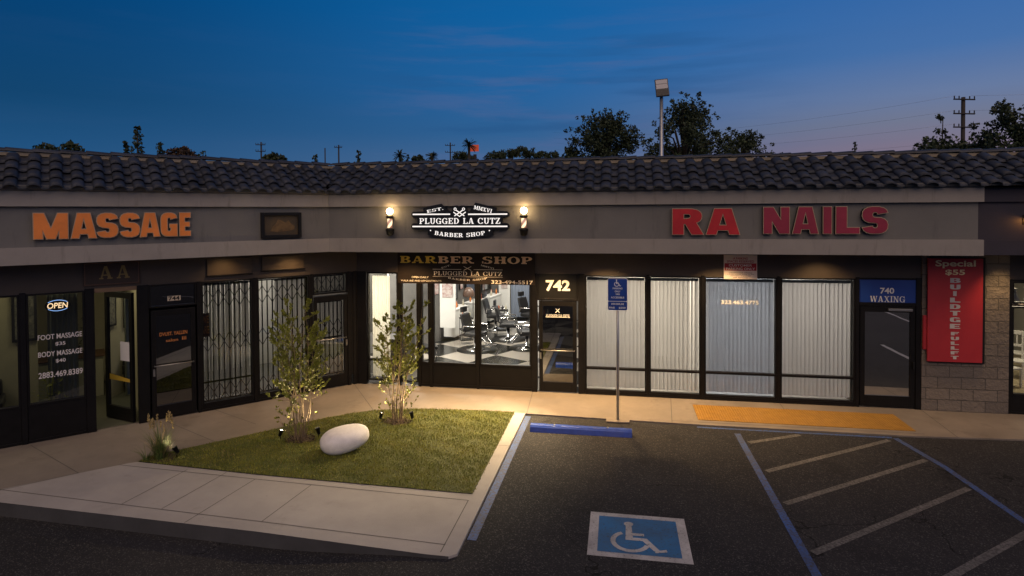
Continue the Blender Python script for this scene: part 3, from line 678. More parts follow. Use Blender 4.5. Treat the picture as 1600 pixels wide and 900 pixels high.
# header wall above the glazing
a = MB(); a.box(XC, 6.2, .004, .12, 2.705, 3.415); mpart(a, 'header_wall', [header_m])
a = MB(); a.box(7.8, NEND, .02, .12, 2.74, 3.415); mpart(a, 'header_wall', [header_m])
a = MB(); a.box(LEND, 0, .004, .12, 2.715, 3.417); mpart(a, 'header_wall', [header_m], ML)
for x0, x1, z0, z1 in ((-3.3, -2.42, 2.86, 3.2), (-2.2, -1.28, 2.90, 3.2)):
    a = MB(); a.box(x0, x1, -.035, -.003, z0, z1); a.box(x0 - .02, x1 + .02, -.045, -.003, z0 - .025, z0 - .001, 1); mpart(a, 'header_panel', [header_pan, alu], ML, bevel=.004)
# body behind, flat roof, rear walls
pl = lambda s, y: tuple((ML @ Vector((s, y, 0)))[:2])
A0 = pl(LEND, .2); A1 = pl(LEND, 13); A2 = pl(-1, 13)
body = [(NEND, .2), (NEND, 13), (-1.2, 13), A2, A1, A0, (XC - .1, .2)]
a = MB(); a.prism(body[::-1][::-1], 4.7, 4.9, 0); mpart(a, 'flat_roof', [roofflat])
a = MB(); a.prism(body, 3.365, 3.42, 0); mpart(a, 'ceiling', [white_cut])
def wallseg(p, q, z0, z1, th=.12, name='interior_wall', m=white_cut):
    d = Vector((q[0] - p[0], q[1] - p[1])); n_ = Vector((-d.y, d.x)).normalized() * th / 2
    a = MB(); a.prism([(p[0] - n_.x, p[1] - n_.y), (q[0] - n_.x, q[1] - n_.y), (q[0] + n_.x, q[1] + n_.y), (p[0] + n_.x, p[1] + n_.y)], z0, z1)
    return mpart(a, name, [m])
for p, q in zip(body[:5], body[1:6]): wallseg(p, q, 0, 4.7, .2, 'outer_wall', stucco)

# ---- roof tiles
def tile_profile(u):
    """S-tile height for phase u in 0..1: barrel over the first 0.62, shallow pan after"""
    if u < .62: return .075 * math.sqrt(max(0, 1 - ((u - .31) / .31) ** 2)) ** .9
    return -.012 * sin(pi * (u - .62) / .38)
def roof(side):
    rows = 4; e0 = (1.24, 4.575); e1 = (.18, 5.225); pit = .355 if side == 'R' else .31
    vals = [0, .012, .04, .09, .16, .24, .31, .38, .46, .53, .58, .608, .62, .7, .81, .92, .999]
    mb = MB(); rnd = random.Random(3 if side == 'R' else 8)
    nrm = Vector((-(e1[1] - e0[1]), -(e0[0] - e1[0]))).normalized()   # unused direction helper
    L_ = math.hypot(e0[0] - e1[0], e1[1] - e0[1]); nx_ = (e1[1] - e0[1]) / L_; nz_ = (e0[0] - e1[0]) / L_
    for r in range(rows):
        f0 = r / rows; f1 = min(1.02, (r + 1.12) / rows)
        st = [(f0, .062), (f0 + (f1 - f0) * .5, .030), (f1, .001)]
        K0, K1 = (int(corner(1.2, 1.2 + OL)[0] / pit) - 3, int(14.5 / pit)) if side == 'R' else (int(LEND / pit), int(0 / pit) + 1)
        for k in range(K0, K1):
            jit = rnd.uniform(-.006, .006); jo = rnd.uniform(-.008, .008)
            rowv = []
            for fi, (f, lift) in enumerate(st):
                o = e0[0] + (e1[0] - e0[0]) * f; z = e0[1] + (e1[1] - e0[1]) * f
                cR, cL_ = corner(o, o + OL); line = []
                for u in vals:
                    s_ = (k + u) * pit; h = tile_profile(u) + lift + jit
                    s2 = max(s_, cR) if side == 'R' else min(s_, cL_)
                    oo = o + h * nx_ + (jo if fi == 0 else 0); yy = -oo if side == 'R' else -(oo + OL)
                    line.append((s2, yy, z + h * nz_))
                rowv.append(line)
            xsr = [p[0] for p in rowv[0]]
            if max(xsr) - min(xsr) < .01: continue
            thick = [(p[0], p[1] + .020 * nx_ * 0 + .0, p[2] - .030) for p in rowv[0]]
            o0 = len(mb.v); nn = len(vals)
            for l in ([thick] + rowv): mb.v += l
            for a_ in range(3):
                for b_ in range(nn - 1):
                    mb.f.append((o0 + a_ * nn + b_, o0 + a_ * nn + b_ + 1, o0 + (a_ + 1) * nn + b_ + 1, o0 + (a_ + 1) * nn + b_)); mb.m.append(0); mb.sm.append(a_ > 0)
    mpart(mb, 'roof_tiles', [tile_m], MR if side == 'R' else ML)
    # under-deck closing the roof below the tiles
    mb = MB(); c0 = corner(1.14, 1.14 + OL); c1 = corner(.14, .14 + OL); i = 0 if side == 'R' else 1
    far = 14.5 if side == 'R' else LEND; dy = 0 if side == 'R' else -OL
    P = [(c0[i], -1.14 + dy, 4.57), (far, -1.14 + dy, 4.57), (far, -.14 + dy, 5.25), (c1[i], -.14 + dy, 5.25)]
    if side == 'L': P = [P[1], P[0], P[3], P[2]]
    mb.add(P, [(0, 1, 2, 3)]); mpart(mb, 'roof_deck', [black_m], MR if side == 'R' else ML)
    mb = MB(); ca = corner(1.20, 1.20 + OL); cbk = corner(1.14, 1.14 + OL)
    if side == 'R': mb.prism([(ca[0], -1.20), (14.5, -1.20), (14.5, -1.14), (cbk[0], -1.14)], 4.602, 4.665)
    else: mb.prism([(LEND, -1.20 + dy), (ca[1], -1.20 + dy), (cbk[1], -1.14 + dy), (LEND, -1.14 + dy)], 4.602, 4.665)
    mpart(mb, 'eave_board', [mat('eave_filler', (.12, .12, .12), .8)], MR if side == 'R' else ML)
    # back of the mansard, ridge board and cap tiles
    mb = MB(); cb = corner(.158, .158 + OL); cb2 = corner(.02, .02 + OL); yy = -.10 + dy
    if side == 'R': mb.prism([(cb[0], -.158), (14.5, -.158), (14.5, -.02), (cb2[0], -.02)], 4.72, 5.300)
    else: mb.prism([(LEND, -.158 + dy), (cb[1], -.158 + dy), (cb2[1], -.02 + dy), (LEND, -.02 + dy)], 4.72, 5.300)
    mpart(mb, 'ridge_board', [mortar_m], MR if side == 'R' else ML)
    mb = MB(); cl = .40; rnd = random.Random(4)
    s_ = cb[i]; sgn = 1 if side == 'R' else -1; k = 0
    while (s_ < 14.3 if side == 'R' else s_ > LEND + .3):
        s1 = s_ + sgn * (cl + .03); vs = []
        zc = 5.305 + rnd.uniform(-.006, .006)
        for (sx_, rr, dz) in ((s_, .104, .006), (s1, .118, .022)):
            for q in range(9):
                an = pi * q / 8; vs.append((sx_, -.075 + dy - cos(an) * rr, zc + dz + sin(an) * rr * .62))
        fs = [(q, q + 1, q + 10, q + 9) for q in range(8)] if side == 'L' else [(q, q + 9, q + 10, q + 1) for q in range(8)]
        vs += [(s1, v[1] * 1.0, v[2] - .016) for v in vs[9:18]]
        fs += [(9 + q, 10 + q, 19 + q, 18 + q) for q in range(8)]
        mb.add(vs, fs, 0, False); s_ += sgn * cl; k += 1
    mpart(mb, 'ridge_tiles', [tile_m], MR if side == 'R' else ML)
roof('R'); roof('L')

# ---- glazing builders (wing-local x range, heights)
FR = (.0, .10)
def frame_rect(mb, x0, x1, z0, z1, w, y0=-.01, y1=.09, m=0):
    mb.box(x0, x0 + w, y0, y1, z0, z1, m); mb.box(x1 - w, x1, y0, y1, z0, z1, m)
    mb.box(x0 + w, x1 - w, y0, y1, z0, z0 + w, m); mb.box(x0 + w, x1 - w, y0, y1, z1 - w, z1, m)
def window(Mx, x0, x1, z0, z1, gl, bars=(), fw_=.035, kick=None, name='window'):
    mb = MB(); frame_rect(mb, x0, x1, z0, z1, fw_)
    for bz in bars: mb.box(x0 + fw_, x1 - fw_, -.012, .085, bz - .025, bz + .025)
    f = mpart(mb, name, [alu], Mx, bevel=.004)
    g_ = MB(); g_.add([(x0 + fw_, .04, z0 + fw_), (x1 - fw_, .04, z0 + fw_), (x1 - fw_, .04, z1 - fw_), (x0 + fw_, .04, z1 - fw_)], [(0, 1, 2, 3)])
    mpart(g_, 'glass', [gl], Mx, f)
    if kick:
        k_ = MB(); k_.box(x0, x1, .005, .075, kick[0], kick[1]); k_.box(x0, x1, -.012, .08, kick[0] - .05, kick[0], 0); mpart(k_, 'kick_panel', [alu], Mx, f, .003)
    return f
def post(Mx, x0, x1, z1=2.75, y0=-.02, y1=.11):
    mpart(MB().box(x0, x1, y0, y1, 0, z1), 'mullion', [alu], Mx, bevel=.004)
def door(Mx, x0, x1, z1, gl, bar=1.02, kick=.26, stile=.085, hinge=1, midrail=True, label=None, name='door'):
    mb = MB(); mb.box(x0, x0 + stile, 0, .06, .02, z1); mb.box(x1 - stile, x1, 0, .06, .02, z1)
    mb.box(x0 + stile, x1 - stile, 0, .06, .02, kick); mb.box(x0 + stile, x1 - stile, 0, .06, z1 - .12, z1)
    f = mpart(mb, name, [alu], Mx, bevel=.004, label=label)
    g_ = MB(); g_.add([(x0 + stile, .03, kick), (x1 - stile, .03, kick), (x1 - stile, .03, z1 - .12), (x0 + stile, .03, z1 - .12)], [(0, 1, 2, 3)]); mpart(g_, 'glass', [gl], Mx, f)
    h = MB()
    if midrail: h.tube([(x0 + .05, -.05, bar), (x1 - .05, -.05, bar)], .014, 8); h.tube([(x0 + .05, 0, bar), (x0 + .05, -.05, bar)], .012, 6); h.tube([(x1 - .05, 0, bar), (x1 - .05, -.05, bar)], .012, 6)
    hx = x0 + .04 if hinge > 0 else x1 - .04
    h.box(hx - .018, hx + .018, -.045, -.001, bar - .20, bar - .06, 0)
    mpart(h, 'handle', [alu2 if midrail else black_m], Mx, f)
    return f

# RIGHT WING ------------------------------------------------------
post(MR, XC + .02, -6.02)
post(ML, -.02, .16)
window(MR, -6.0, -5.215, .10, 2.73, g_clear, bars=(.60,))
post(MR, -5.213, -5.15)
window(MR, -5.148, -4.715, .10, 2.73, g_clear, bars=(.60,))
post(MR, -4.713, -4.645)
window(MR, -4.643, -4.43, .56, 2.73, g_clear, kick=(.07, .558))
post(MR, -4.428, -4.355)
window(MR, -4.353, -3.285, .56, 2.73, g_clear, kick=(.07, .558))
post(MR, -3.283, -3.215)
window(MR, -3.213, -1.97, .56, 2.73, g_clear, kick=(.07, .558))
post(MR, -1.968, -1.84)
# 742 bay
f = mpart(MB().box(-1.838, -.90, 0, .09, 2.17, 2.74), 'transom_panel', [black_m], bevel=.004)
mb = MB(); put_text(mb, '742', -1.36, -.003, 2.47, .255, .56, .035); mpart(mb, 'number', [white_v], MR, f)
mb = MB(); mb.box(-1.838, -.90, -.012, 0, 2.125, 2.17); mb.box(-1.838, -1.80, -.012, -.001, 2.17, 2.74); mb.box(-.94, -.90, -.012, -.001, 2.17, 2.74); mpart(mb, 'frame', [alu], MR, f, .003)
d742 = door(MR, -1.80, -.935, 2.12, g_film2, bar=.98, kick=.24, hinge=1)
mb = MB(); slab_text(mb, 'PLUGGED LA CUTZ', -1.37, .024, 1.78, .05, .54); mb.box(-1.65, -1.09, .022, .023, 1.735, 1.745)
for sx_ in (-1, 1):
    mb.add([(-1.37 - sx_ * .05, .022, 1.85), (-1.37 - sx_ * .04, .022, 1.84), (-1.37 + sx_ * .05, .022, 1.93), (-1.37 + sx_ * .04, .022, 1.94)], [(0, 1, 2, 3) if sx_ > 0 else (3, 2, 1, 0)])
mpart(mb, 'lettering', [white_v], MR, d742)
post(MR, -.898, -.745)
# nail salon windows
NW = [(-.743, .625), (.685, 1.80), (1.87, 3.375), (3.445, 4.935)]
for k, (x0, x1) in enumerate(NW):
    f = window(MR, x0, x1, .08, 2.72, g_clear, bars=(.60,))
    if k == 2:
        mb = MB(); put_text(mb, '323.463.4775', 2.62, .036, 2.16, .085, .78, .016); mpart(mb, 'lettering', [white_v], MR, f)
for x0, x1 in ((.626, .684), (1.802, 1.868), (3.377, 3.443), (4.937, 5.01)): post(MR, x0, x1)
mpart(MB().box(-.743, 4.935, -.015, .10, 0.0, .078), 'sill', [alu])
# 740 bay
f = mpart(MB().box(5.012, 6.10, 0, .09, 2.22, 2.70), 'transom_panel', [blue_m], bevel=.004)
mb = MB(); put_text(mb, '740', 5.545, -.004, 2.47, .125, .27, .025)
slab_text(mb, 'WAXING', 5.555, -.004, 2.295, .125, .67, T=.18, th=.08, sf=.08)
mpart(mb, 'lettering', [white_v], MR, f)
mb = MB(); mb.box(5.012, 6.10, -.014, .09, 2.15, 2.22); mb.box(5.012, 6.10, -.014, .09, 2.70, 2.74); mpart(mb, 'frame', [alu], MR, f, .003)
d740 = door(MR, 5.03, 6.09, 2.14, g_film, bar=1.05, kick=.26, stile=.095, hinge=-1, midrail=False)
mb = MB(); mb.box(5.56, 6.02, -.045, -.002, 2.05, 2.10); mpart(mb, 'closer', [alu2], MR, d740, .004)
post(MR, 6.092, 6.195)
# block pier
mpart(MB().box(6.20, 7.80, -.03, .35, 0, 3.414), 'block_pier', [block_m])
# neighbour shop glazing
post(MR, 7.80, 7.86)
mpart(MB().box(7.862, 11.5, 0, .1, 2.70, 2.74), 'transom_bar', [alu])
window(MR, 7.862, 9.5, .38, 2.19, g_clear, kick=(.05, .378)); window(MR, 7.862, 9.5, 2.25, 2.70, g_clear)
post(MR, 9.502, 9.56)
window(MR, 9.562, 11.4, .38, 2.69, g_clear, kick=(.05, .378)); post(MR, 11.402, 11.5)
mpart(MB().box(11.5, NEND, -.02, .3, 0, 2.74), 'pier_wall', [stucco])

# LEFT WING (local x negative leftwards) ---------------------------
post(ML, -.11, -.03); post(ML, -.245, -.165)
window(ML, -.163, -.112, .25, 2.74, g_tint)
d3 = door(ML, -1.06, -.247, 2.20, g_tint, bar=1.18, kick=.30, hinge=-1)
window(ML, -1.08, -.247, 2.25, 2.74, g_tint, name='transom_window')
post(ML, -1.15, -1.082)
window(ML, -2.305, -1.152, .14, 2.74, g_tint, kick=(.05, .138))
post(ML, -2.39, -2.307)
window(ML, -3.42, -2.392, .14, 2.74, g_tint, kick=(.05, .138))
post(ML, -3.50, -3.422)
# 744
f = window(ML, -4.36, -3.502, 2.27, 2.74, g_film2, name='transom_window')
mb = MB(); mb.box(-4.03, -3.79, .030, .034, 2.385, 2.485, 0)
put_text(mb, '744', -3.91, .028, 2.435, .085, .20, .03, m=1); mpart(mb, 'number', [mat('plate_cream', (.55, .47, .36), .6), black_m], ML, f)
d744 = door(ML, -4.33, -3.53, 2.22, g_film2, bar=1.10, kick=.28, hinge=1)
text_lines([('DVUST. YALLEN', -3.93, .024, 1.72, .075, .50, .018), ('salon', -3.96, .024, 1.585, .06, .22, .012), ('iii', -3.74, .024, 1.60, .07, .08, .02)], [orange_v], d744, ML)
post(ML, -4.56, -4.362)
# open doorway of the massage shop: header, and the leaf swung inside
mpart(MB().box(-5.25, -4.562, 0, .1, 2.66, 2.74), 'door_header', [mat('bare_wood_header', (.22, .14, .08), .7)], ML)
post(ML, -5.40, -5.252)
leafM = ML @ Matrix.Translation((-4.60, .10, 0)) @ Matrix.Rotation(radians(118), 4, 'Z')
dl = door(leafM, 0.0, .86, 2.60, g_tint, bar=1.0, kick=.28, hinge=-1, midrail=False, label='glass door leaf standing open into the massage shop')
mb = MB(); mb.box(.10, .40, .034, .038, 1.22, 1.60); mb.add([(.09, .033, .80), (.77, .033, .80), (.77, .033, .92), (.09, .033, .86)], [(3, 2, 1, 0)], 1)
mpart(mb, 'notice', [mat('paper', (.62, .60, .66), .8), mat('yellow_tape', (.50, .33, .04), .6)], leafM, dl)
wmain = window(ML, -6.27, -5.402, .68, 2.72, g_tint, kick=(.06, .676))
post(ML, -6.36, -6.272)
window(ML, -7.75, -6.362, .68, 2.72, g_tint, kick=(.06, .676)); post(ML, -7.84, -7.752)
window(ML, -9.2, -7.842, .68, 2.72, g_tint, kick=(.06, .676)); post(ML, -9.3, -9.202)
mpart(MB().box(LEND, -9.3, -.02, .3, 0, 2.76), 'pier_wall', [stucco], ML)
text_lines([(b_, -5.78, .036, z, h, w_, .012) for b_, z, h, w_ in (('FOOT MASSAGE', 1.90, .095, .66), ('$35', 1.755, .075, .15), ('BODY MASSAGE', 1.585, .095, .66), ('$40', 1.44, .075, .15), ('2883.469.8389', 1.20, .11, .66))],
           [mat('grey_vinyl', (.75, .71, .68), .5)], wmain, ML)
# AA sign board on the header
sg = thing('sign_board', 'dark brown framed board with dim gold letters AA above the open doorway', 'sign', (-4.95, -.03, 2.8), ML)
mb = MB(); mb.box(-5.42, -4.50, -.03, -.004, 2.79, 3.24); build(mb, 'board', [mat('sign_brown', (.035, .020, .014), .6)], sg, .003)
mb = MB(); frame_rect(mb, -5.40, -4.52, 2.81, 3.23, .012, -.036, -.031); build(mb, 'border', [mat('copper_line', (.11, .05, .025), .5)], sg)
mb = MB(); slab_text(mb, 'AA', -4.92, -.034, 3.04, .25, .50, sp=.25); build(mb, 'lettering', [mat('dim_gold', (.24, .17, .05), .6)], sg)

# ================================================================== interiors
def fl(name, poly, m, z=.006):
    a = MB(); a.add([(x, y, z) for x, y in poly], [tuple(range(len(poly)))]); return struct(a, name, [m])
bshop = [(-.85, .1), (-.85, 9.5), (-4.95, 9.5), (-5.75, 5.0), (-7.6, 2.6), (XC - .02, .1)]
fl('barber_floor', bshop, checker)
WP = mat('grey_interior_wall', (.13, .125, .12), .6, var=.1)
for p, q in zip(bshop[:5], bshop[1:]): wallseg(p, q, 0, 3.36, .1, 'interior_wall', WP if p[1] > .2 or q[1] > 1 else dark_wall)
nshop = [(-.78, .1), (-.78, 4), (6.2, 4), (6.2, .1)]
fl('salon_floor', [(-.78, .1), (6.2, .1), (6.2, 4), (-.78, 4)], mat('tile_floor', (.3, .28, .26), .4))
wallseg((-.72, 4), (6.2, 4), 0, 3.36, .1, 'interior_wall', white_cut); wallseg((6.25, .37), (6.25, 4), 0, 3.36, .1, 'interior_wall', white_cut)
wallseg((4.985, .32), (4.985, 4), 0, 3.36, .05, 'interior_wall', dark_wall)
fl('shop_floor', [(7.82, .1), (11.5, .1), (11.5, 7), (7.82, 7)], mat('pale_tile_floor', (.42, .36, .24), .25, var=.3, vscale=3))
wallseg((7.75, .4), (7.75, 7), 0, 3.36, .1, 'interior_wall', dark_wall); wallseg((7.8, 7), (11.6, 7), 0, 3.36, .1, 'interior_wall', dark_wall); wallseg((11.6, .3), (11.6, 7), 0, 3.36, .1, 'interior_wall', white_cut)
q = lambda s, y: pl(s, y)
mfl = [q(-4.5, .1), q(-4.5, 4.2), q(-9.4, 4.2), q(-9.4, .1)]
a = MB(); a.add([(-9.4, .1, .006), (-4.5, .1, .006), (-4.5, 4.2, .006), (-9.4, 4.2, .006)], [(0, 1, 2, 3)]); struct(a, 'massage_floor', [mat('olive_floor', (.10, .10, .07), .35, var=.2)], ML)
wallseg(q(-4.46, .15), q(-4.46, 4.2), 0, 3.36, .08, 'interior_wall', cream_wall)
wallseg(q(-4.5, 4.2), q(-9.4, 4.2), 0, 3.36, .08, 'interior_wall', cream_wall); wallseg(q(-9.4, .15), q(-9.4, 4.2), 0, 3.36, .08, 'interior_wall', cream_wall)
wallseg(q(-6.15, 1.6), q(-9.4, 1.6), 0, 3.36, .06, 'interior_wall', cream_wall)
wallseg(q(-4.42, 1.2), q(-3.46, 1.2), 0, 3.36, .05, 'interior_wall', dark_wall); wallseg(q(-3.46, .2), q(-3.46, 3.5), 0, 3.36, .05, 'interior_wall', dark_wall)
wallseg(q(-3.46, 3.5), q(-.2, 3.5), 0, 3.36, .05, 'interior_wall', white_cut); wallseg(q(.0, .5), q(.0, 3.5), 0, 3.36, .05, 'interior_wall', dark_wall)
a = MB(); a.add([(-4.4, .1, .005), (-.1, .1, .005), (-.1, 3.5, .005), (-4.4, 3.5, .005)], [(0, 1, 2, 3)]); struct(a, 'salon_floor', [mat('dim_floor', (.15, .15, .15), .5)], ML)

# ceiling lamps inside (troffers)
def troffer(x, y, label, M=MR, e=60, col=(1, .91, .78), sx=1.2, sy=.6, z=3.30, es=3):
    th = thing('ceiling_light', label, 'ceiling light', (x, y, z), M, 'ceiling panel lights inside the shops')
    mb = MB(); frame_rect(mb, x - sx / 2, x + sx / 2, y - sy / 2, y + sy / 2, .03)
    mb.v = [(p[0], p[2], z + .05 - p[1] * .5) for p in mb.v]; build(mb, 'frame', [alu2], th)
    mb = MB(); mb.add([(x - sx / 2 + .03, y - sy / 2 + .03, z + .03), (x - sx / 2 + .03, y + sy / 2 - .03, z + .03), (x + sx / 2 - .03, y + sy / 2 - .03, z + .03), (x + sx / 2 - .03, y - sy / 2 + .03, z + .03)], [(0, 1, 2, 3)])
    build(mb, 'diffuser', [mat('diffuser', (.9, .9, .9), emit=col, es=es)], th)
    lamp('AREA', 'lamp', e, col, (x, y, z + .01), th, (x, y, 0), sx=sx - .1, sy=sy - .1)
troffer(-3.4, 2.2, 'white ceiling panel light nearest the barber shop windows', e=55)
troffer(-4.4, 5.2, 'white ceiling panel light over the middle barber chairs', e=90)
troffer(-2.4, 5.2, 'white ceiling panel light on the door side of the barber shop', e=65)
troffer(-3.4, 8.0, 'white ceiling panel light at the back of the barber shop', e=95)
troffer(-6.2, 2.0, 'white ceiling panel light in the corner by the cream curtain', e=330)
troffer(0.2, 1.9, 'warm ceiling light behind the two left nail salon blinds', e=170, col=(1, .86, .68), es=1)
troffer(2.6, 2.2, 'dim bluish ceiling light behind the lettered nail salon blinds', e=95, col=(.92, .94, 1), es=1)
troffer(4.15, 1.9, 'neutral ceiling light behind the blinds left of the 740 door', e=95, col=(1, .90, .80), es=1)
for x_ in (1.835, 3.41): wallseg((x_, .34), (x_, 4), 0, 3.36, .05, 'interior_wall', white_cut)  # unseen partitions, added so each window's ceiling light stays in its own bay
troffer(9.3, 2.5, 'warm ceiling light in the shop right of the block pier', e=55, col=(1, .82, .55), es=2)
troffer(-5.6, 1.0, 'dim greenish ceiling light inside the massage shop entrance', ML, e=12, col=(1, .88, .58), es=1)
troffer(-8.0, .9, 'dim greenish ceiling light behind the leftmost massage window', ML, e=15, col=(1, .88, .58), es=1)
troffer(-1.8, 2.2, 'cool ceiling light behind the folding grilles', ML, e=75, col=(1, .86, .74), es=1)

# vertical blinds
def blinds(x0, x1, y, z0, z1, label, M=MR, n=None, m=blind_m, ang=25, seed=0, gap=(), grp='vertical blinds hanging behind shop windows'):
    rnd = random.Random(seed); th = thing('vertical_blinds', label, 'blinds', ((x0 + x1) / 2, y, z0), M, grp)
    mb = MB(); mb.box(x0, x1, y - .03, y + .03, z1, z1 + .06); build(mb, 'head_rail', [mat('rail_grey', (.10, .11, .12), .6)], th)
    mb = MB(); p = .082; n = n or int((x1 - x0) / p); p = (x1 - x0) / n
    for i in range(n):
        if i in gap: continue
        cx = x0 + (i + .5) * p; a = radians(ang + rnd.uniform(-6, 6) + (13 if rnd.random() < .07 else 0)); w = .049; zb = z0 + rnd.uniform(0, .012)
        pts = []
        for k in range(4):
            s_ = -1 + 2 * k / 3; bow = .009 * (1 - s_ * s_)
            pts.append((cx + s_ * w * cos(a) - bow * sin(a), y + s_ * w * sin(a) - bow * cos(a)))
        vs = [(px, py, zb) for px, py in pts] + [(px + rnd.uniform(-.002, .002), py, z1) for px, py in pts]
        mb.add(vs, [(k, k + 1, 5 + k, 4 + k) for k in range(3)], 0, True)
    build(mb, 'slats', [m], th); return th
bl = ['cream vertical blinds in the window right of the 742 door', 'narrow vertical blinds wide open, second nail salon window from the 742 door', 'closed grey blinds in the window lettered with the phone number', 'vertical blinds in the window left of the 740 door']
for k, (x0, x1) in enumerate(NW):
    blinds(x0 + .04, x1 - .04, .17, .13, 2.60, bl[k], ang=(9, 36, 5, 8)[k], seed=k, m=blind_m if k != 2 else translucent('grey_blind_fabric', (.54, .54, .55), .3, .08))
blinds(-3.40, -2.41, .30, .2, 2.62, 'white vertical blinds behind the grille beside the 744 door', ML, ang=35, seed=11)
blinds(-1.85, -1.17, .30, .2, 2.62, 'narrower white vertical blinds behind the middle grille', ML, ang=20, seed=12)
blinds(-1.03, -.15, .30, .3, 2.12, 'white vertical blinds behind the grille door by the inner corner', ML, ang=15, seed=13)
# cream curtain in the corner pane
mb = MB(); vs = []; n = 60
for i in range(n + 1):
    x = -5.96 + i * .0075; vs.append((x, .22 + .022 * sin(i * .85) + .008 * sin(i * 2.1), .14)); vs.append((x, .22 + .022 * sin(i * .85 + .2), 2.62))
mb.add(vs, [(2 * i, 2 * i + 2, 2 * i + 3, 2 * i + 1) for i in range(n)], 0, True)
single(mb, 'curtain', [curtain_m], 'cream pleated curtain hanging in the corner pane of the barber shop', 'curtain', (-5.7, .22, .14))

# folding grilles
def grille(x0, x1, z0, z1, label, rows, M=ML, rail=None, y=.13):
    th = thing('folding_grille', label, 'security grille', ((x0 + x1) / 2, y, z0), M, 'folding scissor grilles in the left wing')
    n = max(4, round((x1 - x0) / .105)); p = (x1 - x0) / n
    mb = MB()
    for i in range(n + 1):
        x = x0 + i * p; mb.box(x - .011, x + .011, y - .012, y + .012, z0, z1)
    build(mb, 'bars', [alu], th)
    mb = MB()
    for zc in rows:
        for i in range(n):
            xa, xb = x0 + i * p, x0 + (i + 1) * p; s_ = 1 if i % 2 == 0 else -1
            for zz, sg_ in ((zc + .10, 1), (zc - .10, -1)):
                za, zb = zz - s_ * sg_ * .09, zz + s_ * sg_ * .09
                mb.add([(xa, y - .014, za - .014), (xb, y - .014, zb - .014), (xb, y - .014, zb + .014), (xa, y - .014, za + .014), (xa, y - .008, za - .014), (xb, y - .008, zb - .014), (xb, y - .008, zb + .014), (xa, y - .008, za + .014)],
                       [(0, 1, 2, 3), (7, 6, 5, 4), (0, 4, 5, 1), (3, 2, 6, 7)])
    build(mb, 'lattice', [alu], th)
    mb = MB(); mb.box(x0, x1, y - .018, y + .018, z1, z1 + .03); mb.box(x0, x1, y - .018, y + .018, z0 - .02, z0)
    if rail: mb.box(x0, x1, y - .03, y - .015, rail - .018, rail + .018)
    build(mb, 'rail', [alu], th)
grille(-3.39, -2.42, .19, 2.66, 'tall black folding grille beside the 744 door', (2.36, 1.42, .34), rail=.58)
grille(-2.28, -1.18, .19, 2.66, 'tall black folding grille behind the left lawn shrub', (2.36, 1.42, .34))
grille(-.97, -.34, .33, 2.04, 'black folding grille filling the glass of the corner door', (1.45, .62), rail=1.20)
grille(-1.04, -.29, 2.31, 2.66, 'short folding grille in the transom over the corner door', (2.47,))
# orange neon-like Chinese-style lettering board, left edge of the grille window
sg = single(put_text(put_text(MB(), 'WE', -3.33, .11, 1.92, .16, .14, .02), 'ARE', -3.33, .11, 1.70, .16, .16, .02).box(-3.42, -3.24, .115, .118, 1.55, 2.05, 1), 'window_sticker', [orange_v, mat('sticker_dark', (.09, .04, .02), .6)],
            'small orange lettered sticker at the left edge of the first grille window', 'sticker', (-3.33, .11, 1.55), ML)

# ---- barber furniture
def barber_chair(x, y, rz, label, grp='barber chairs'):
    th = thing('barber_chair', label, 'barber chair', (0, 0, 0), MR, grp)
    mb = MB(); mb.lathe([(0, .0), (.30, .0), (.30, .025), (.10, .06), (.055, .10), (.055, .42), (0, .42)], n=20); build(mb, 'base', [chrome], th)
    mb = MB(); mb.box(-.27, .27, -.27, .27, .42, .56); build(mb, 'seat', [leather], th, .04)
    mb = MB(); mb.add([(-.25, .20, .56), (.25, .20, .56), (.25, .30, .56), (-.25, .30, .56), (-.22, .36, 1.08), (.22, .36, 1.08), (.22, .45, 1.08), (-.22, .45, 1.08)], [(0, 3, 2, 1), (4, 5, 6, 7), (0, 1, 5, 4), (1, 2, 6, 5), (2, 3, 7, 6), (3, 0, 4, 7)]); build(mb, 'backrest', [leather], th, .03)
    mb = MB(); mb.box(-.13, .13, .40, .48, 1.12, 1.28); mb.tube([(0, .42, 1.05), (0, .44, 1.15)], .015); build(mb, 'headrest', [leather], th, .02)
    for s_ in (-1, 1):
        mb = MB(); mb.tube([(s_ * .30, .25, .58), (s_ * .31, .22, .76), (s_ * .31, -.22, .76), (s_ * .30, -.25, .50)], .028, 8); build(mb, 'armrest', [chrome], th)
    mb = MB(); mb.tube([(-.12, -.27, .45), (-.13, -.50, .22), (.13, -.50, .22), (.12, -.27, .45)], .016, 8); mb.box(-.17, .17, -.62, -.44, .17, .20); build(mb, 'footrest', [chrome], th, .0)
    th.matrix_world = Matrix.Translation((x, y, 0)) @ Matrix.Rotation(rz, 4, 'Z'); return th
c0 = barber_chair(-4.25, 3.95, radians(70), 'black barber chair nearest the window, left of the centre mullion')
dup(c0, Matrix.Translation((-3.55, 5.6, 0)) @ Matrix.Rotation(radians(95), 4, 'Z'), 'black barber chair further in, right of the centre mullion')
dup(c0, Matrix.Translation((-2.75, 4.4, 0)) @ Matrix.Rotation(radians(-70), 4, 'Z'), 'black barber chair close to the right barber shop pane')
dup(c0, Matrix.Translation((-4.3, 7.2, 0)) @ Matrix.Rotation(radians(85), 4, 'Z'), 'black barber chair at the back left, beyond the second cabinet')
dup(c0, Matrix.Translation((-3.1, 7.6, 0)) @ Matrix.Rotation(radians(60), 4, 'Z'), 'black barber chair at the far right of the barber shop')
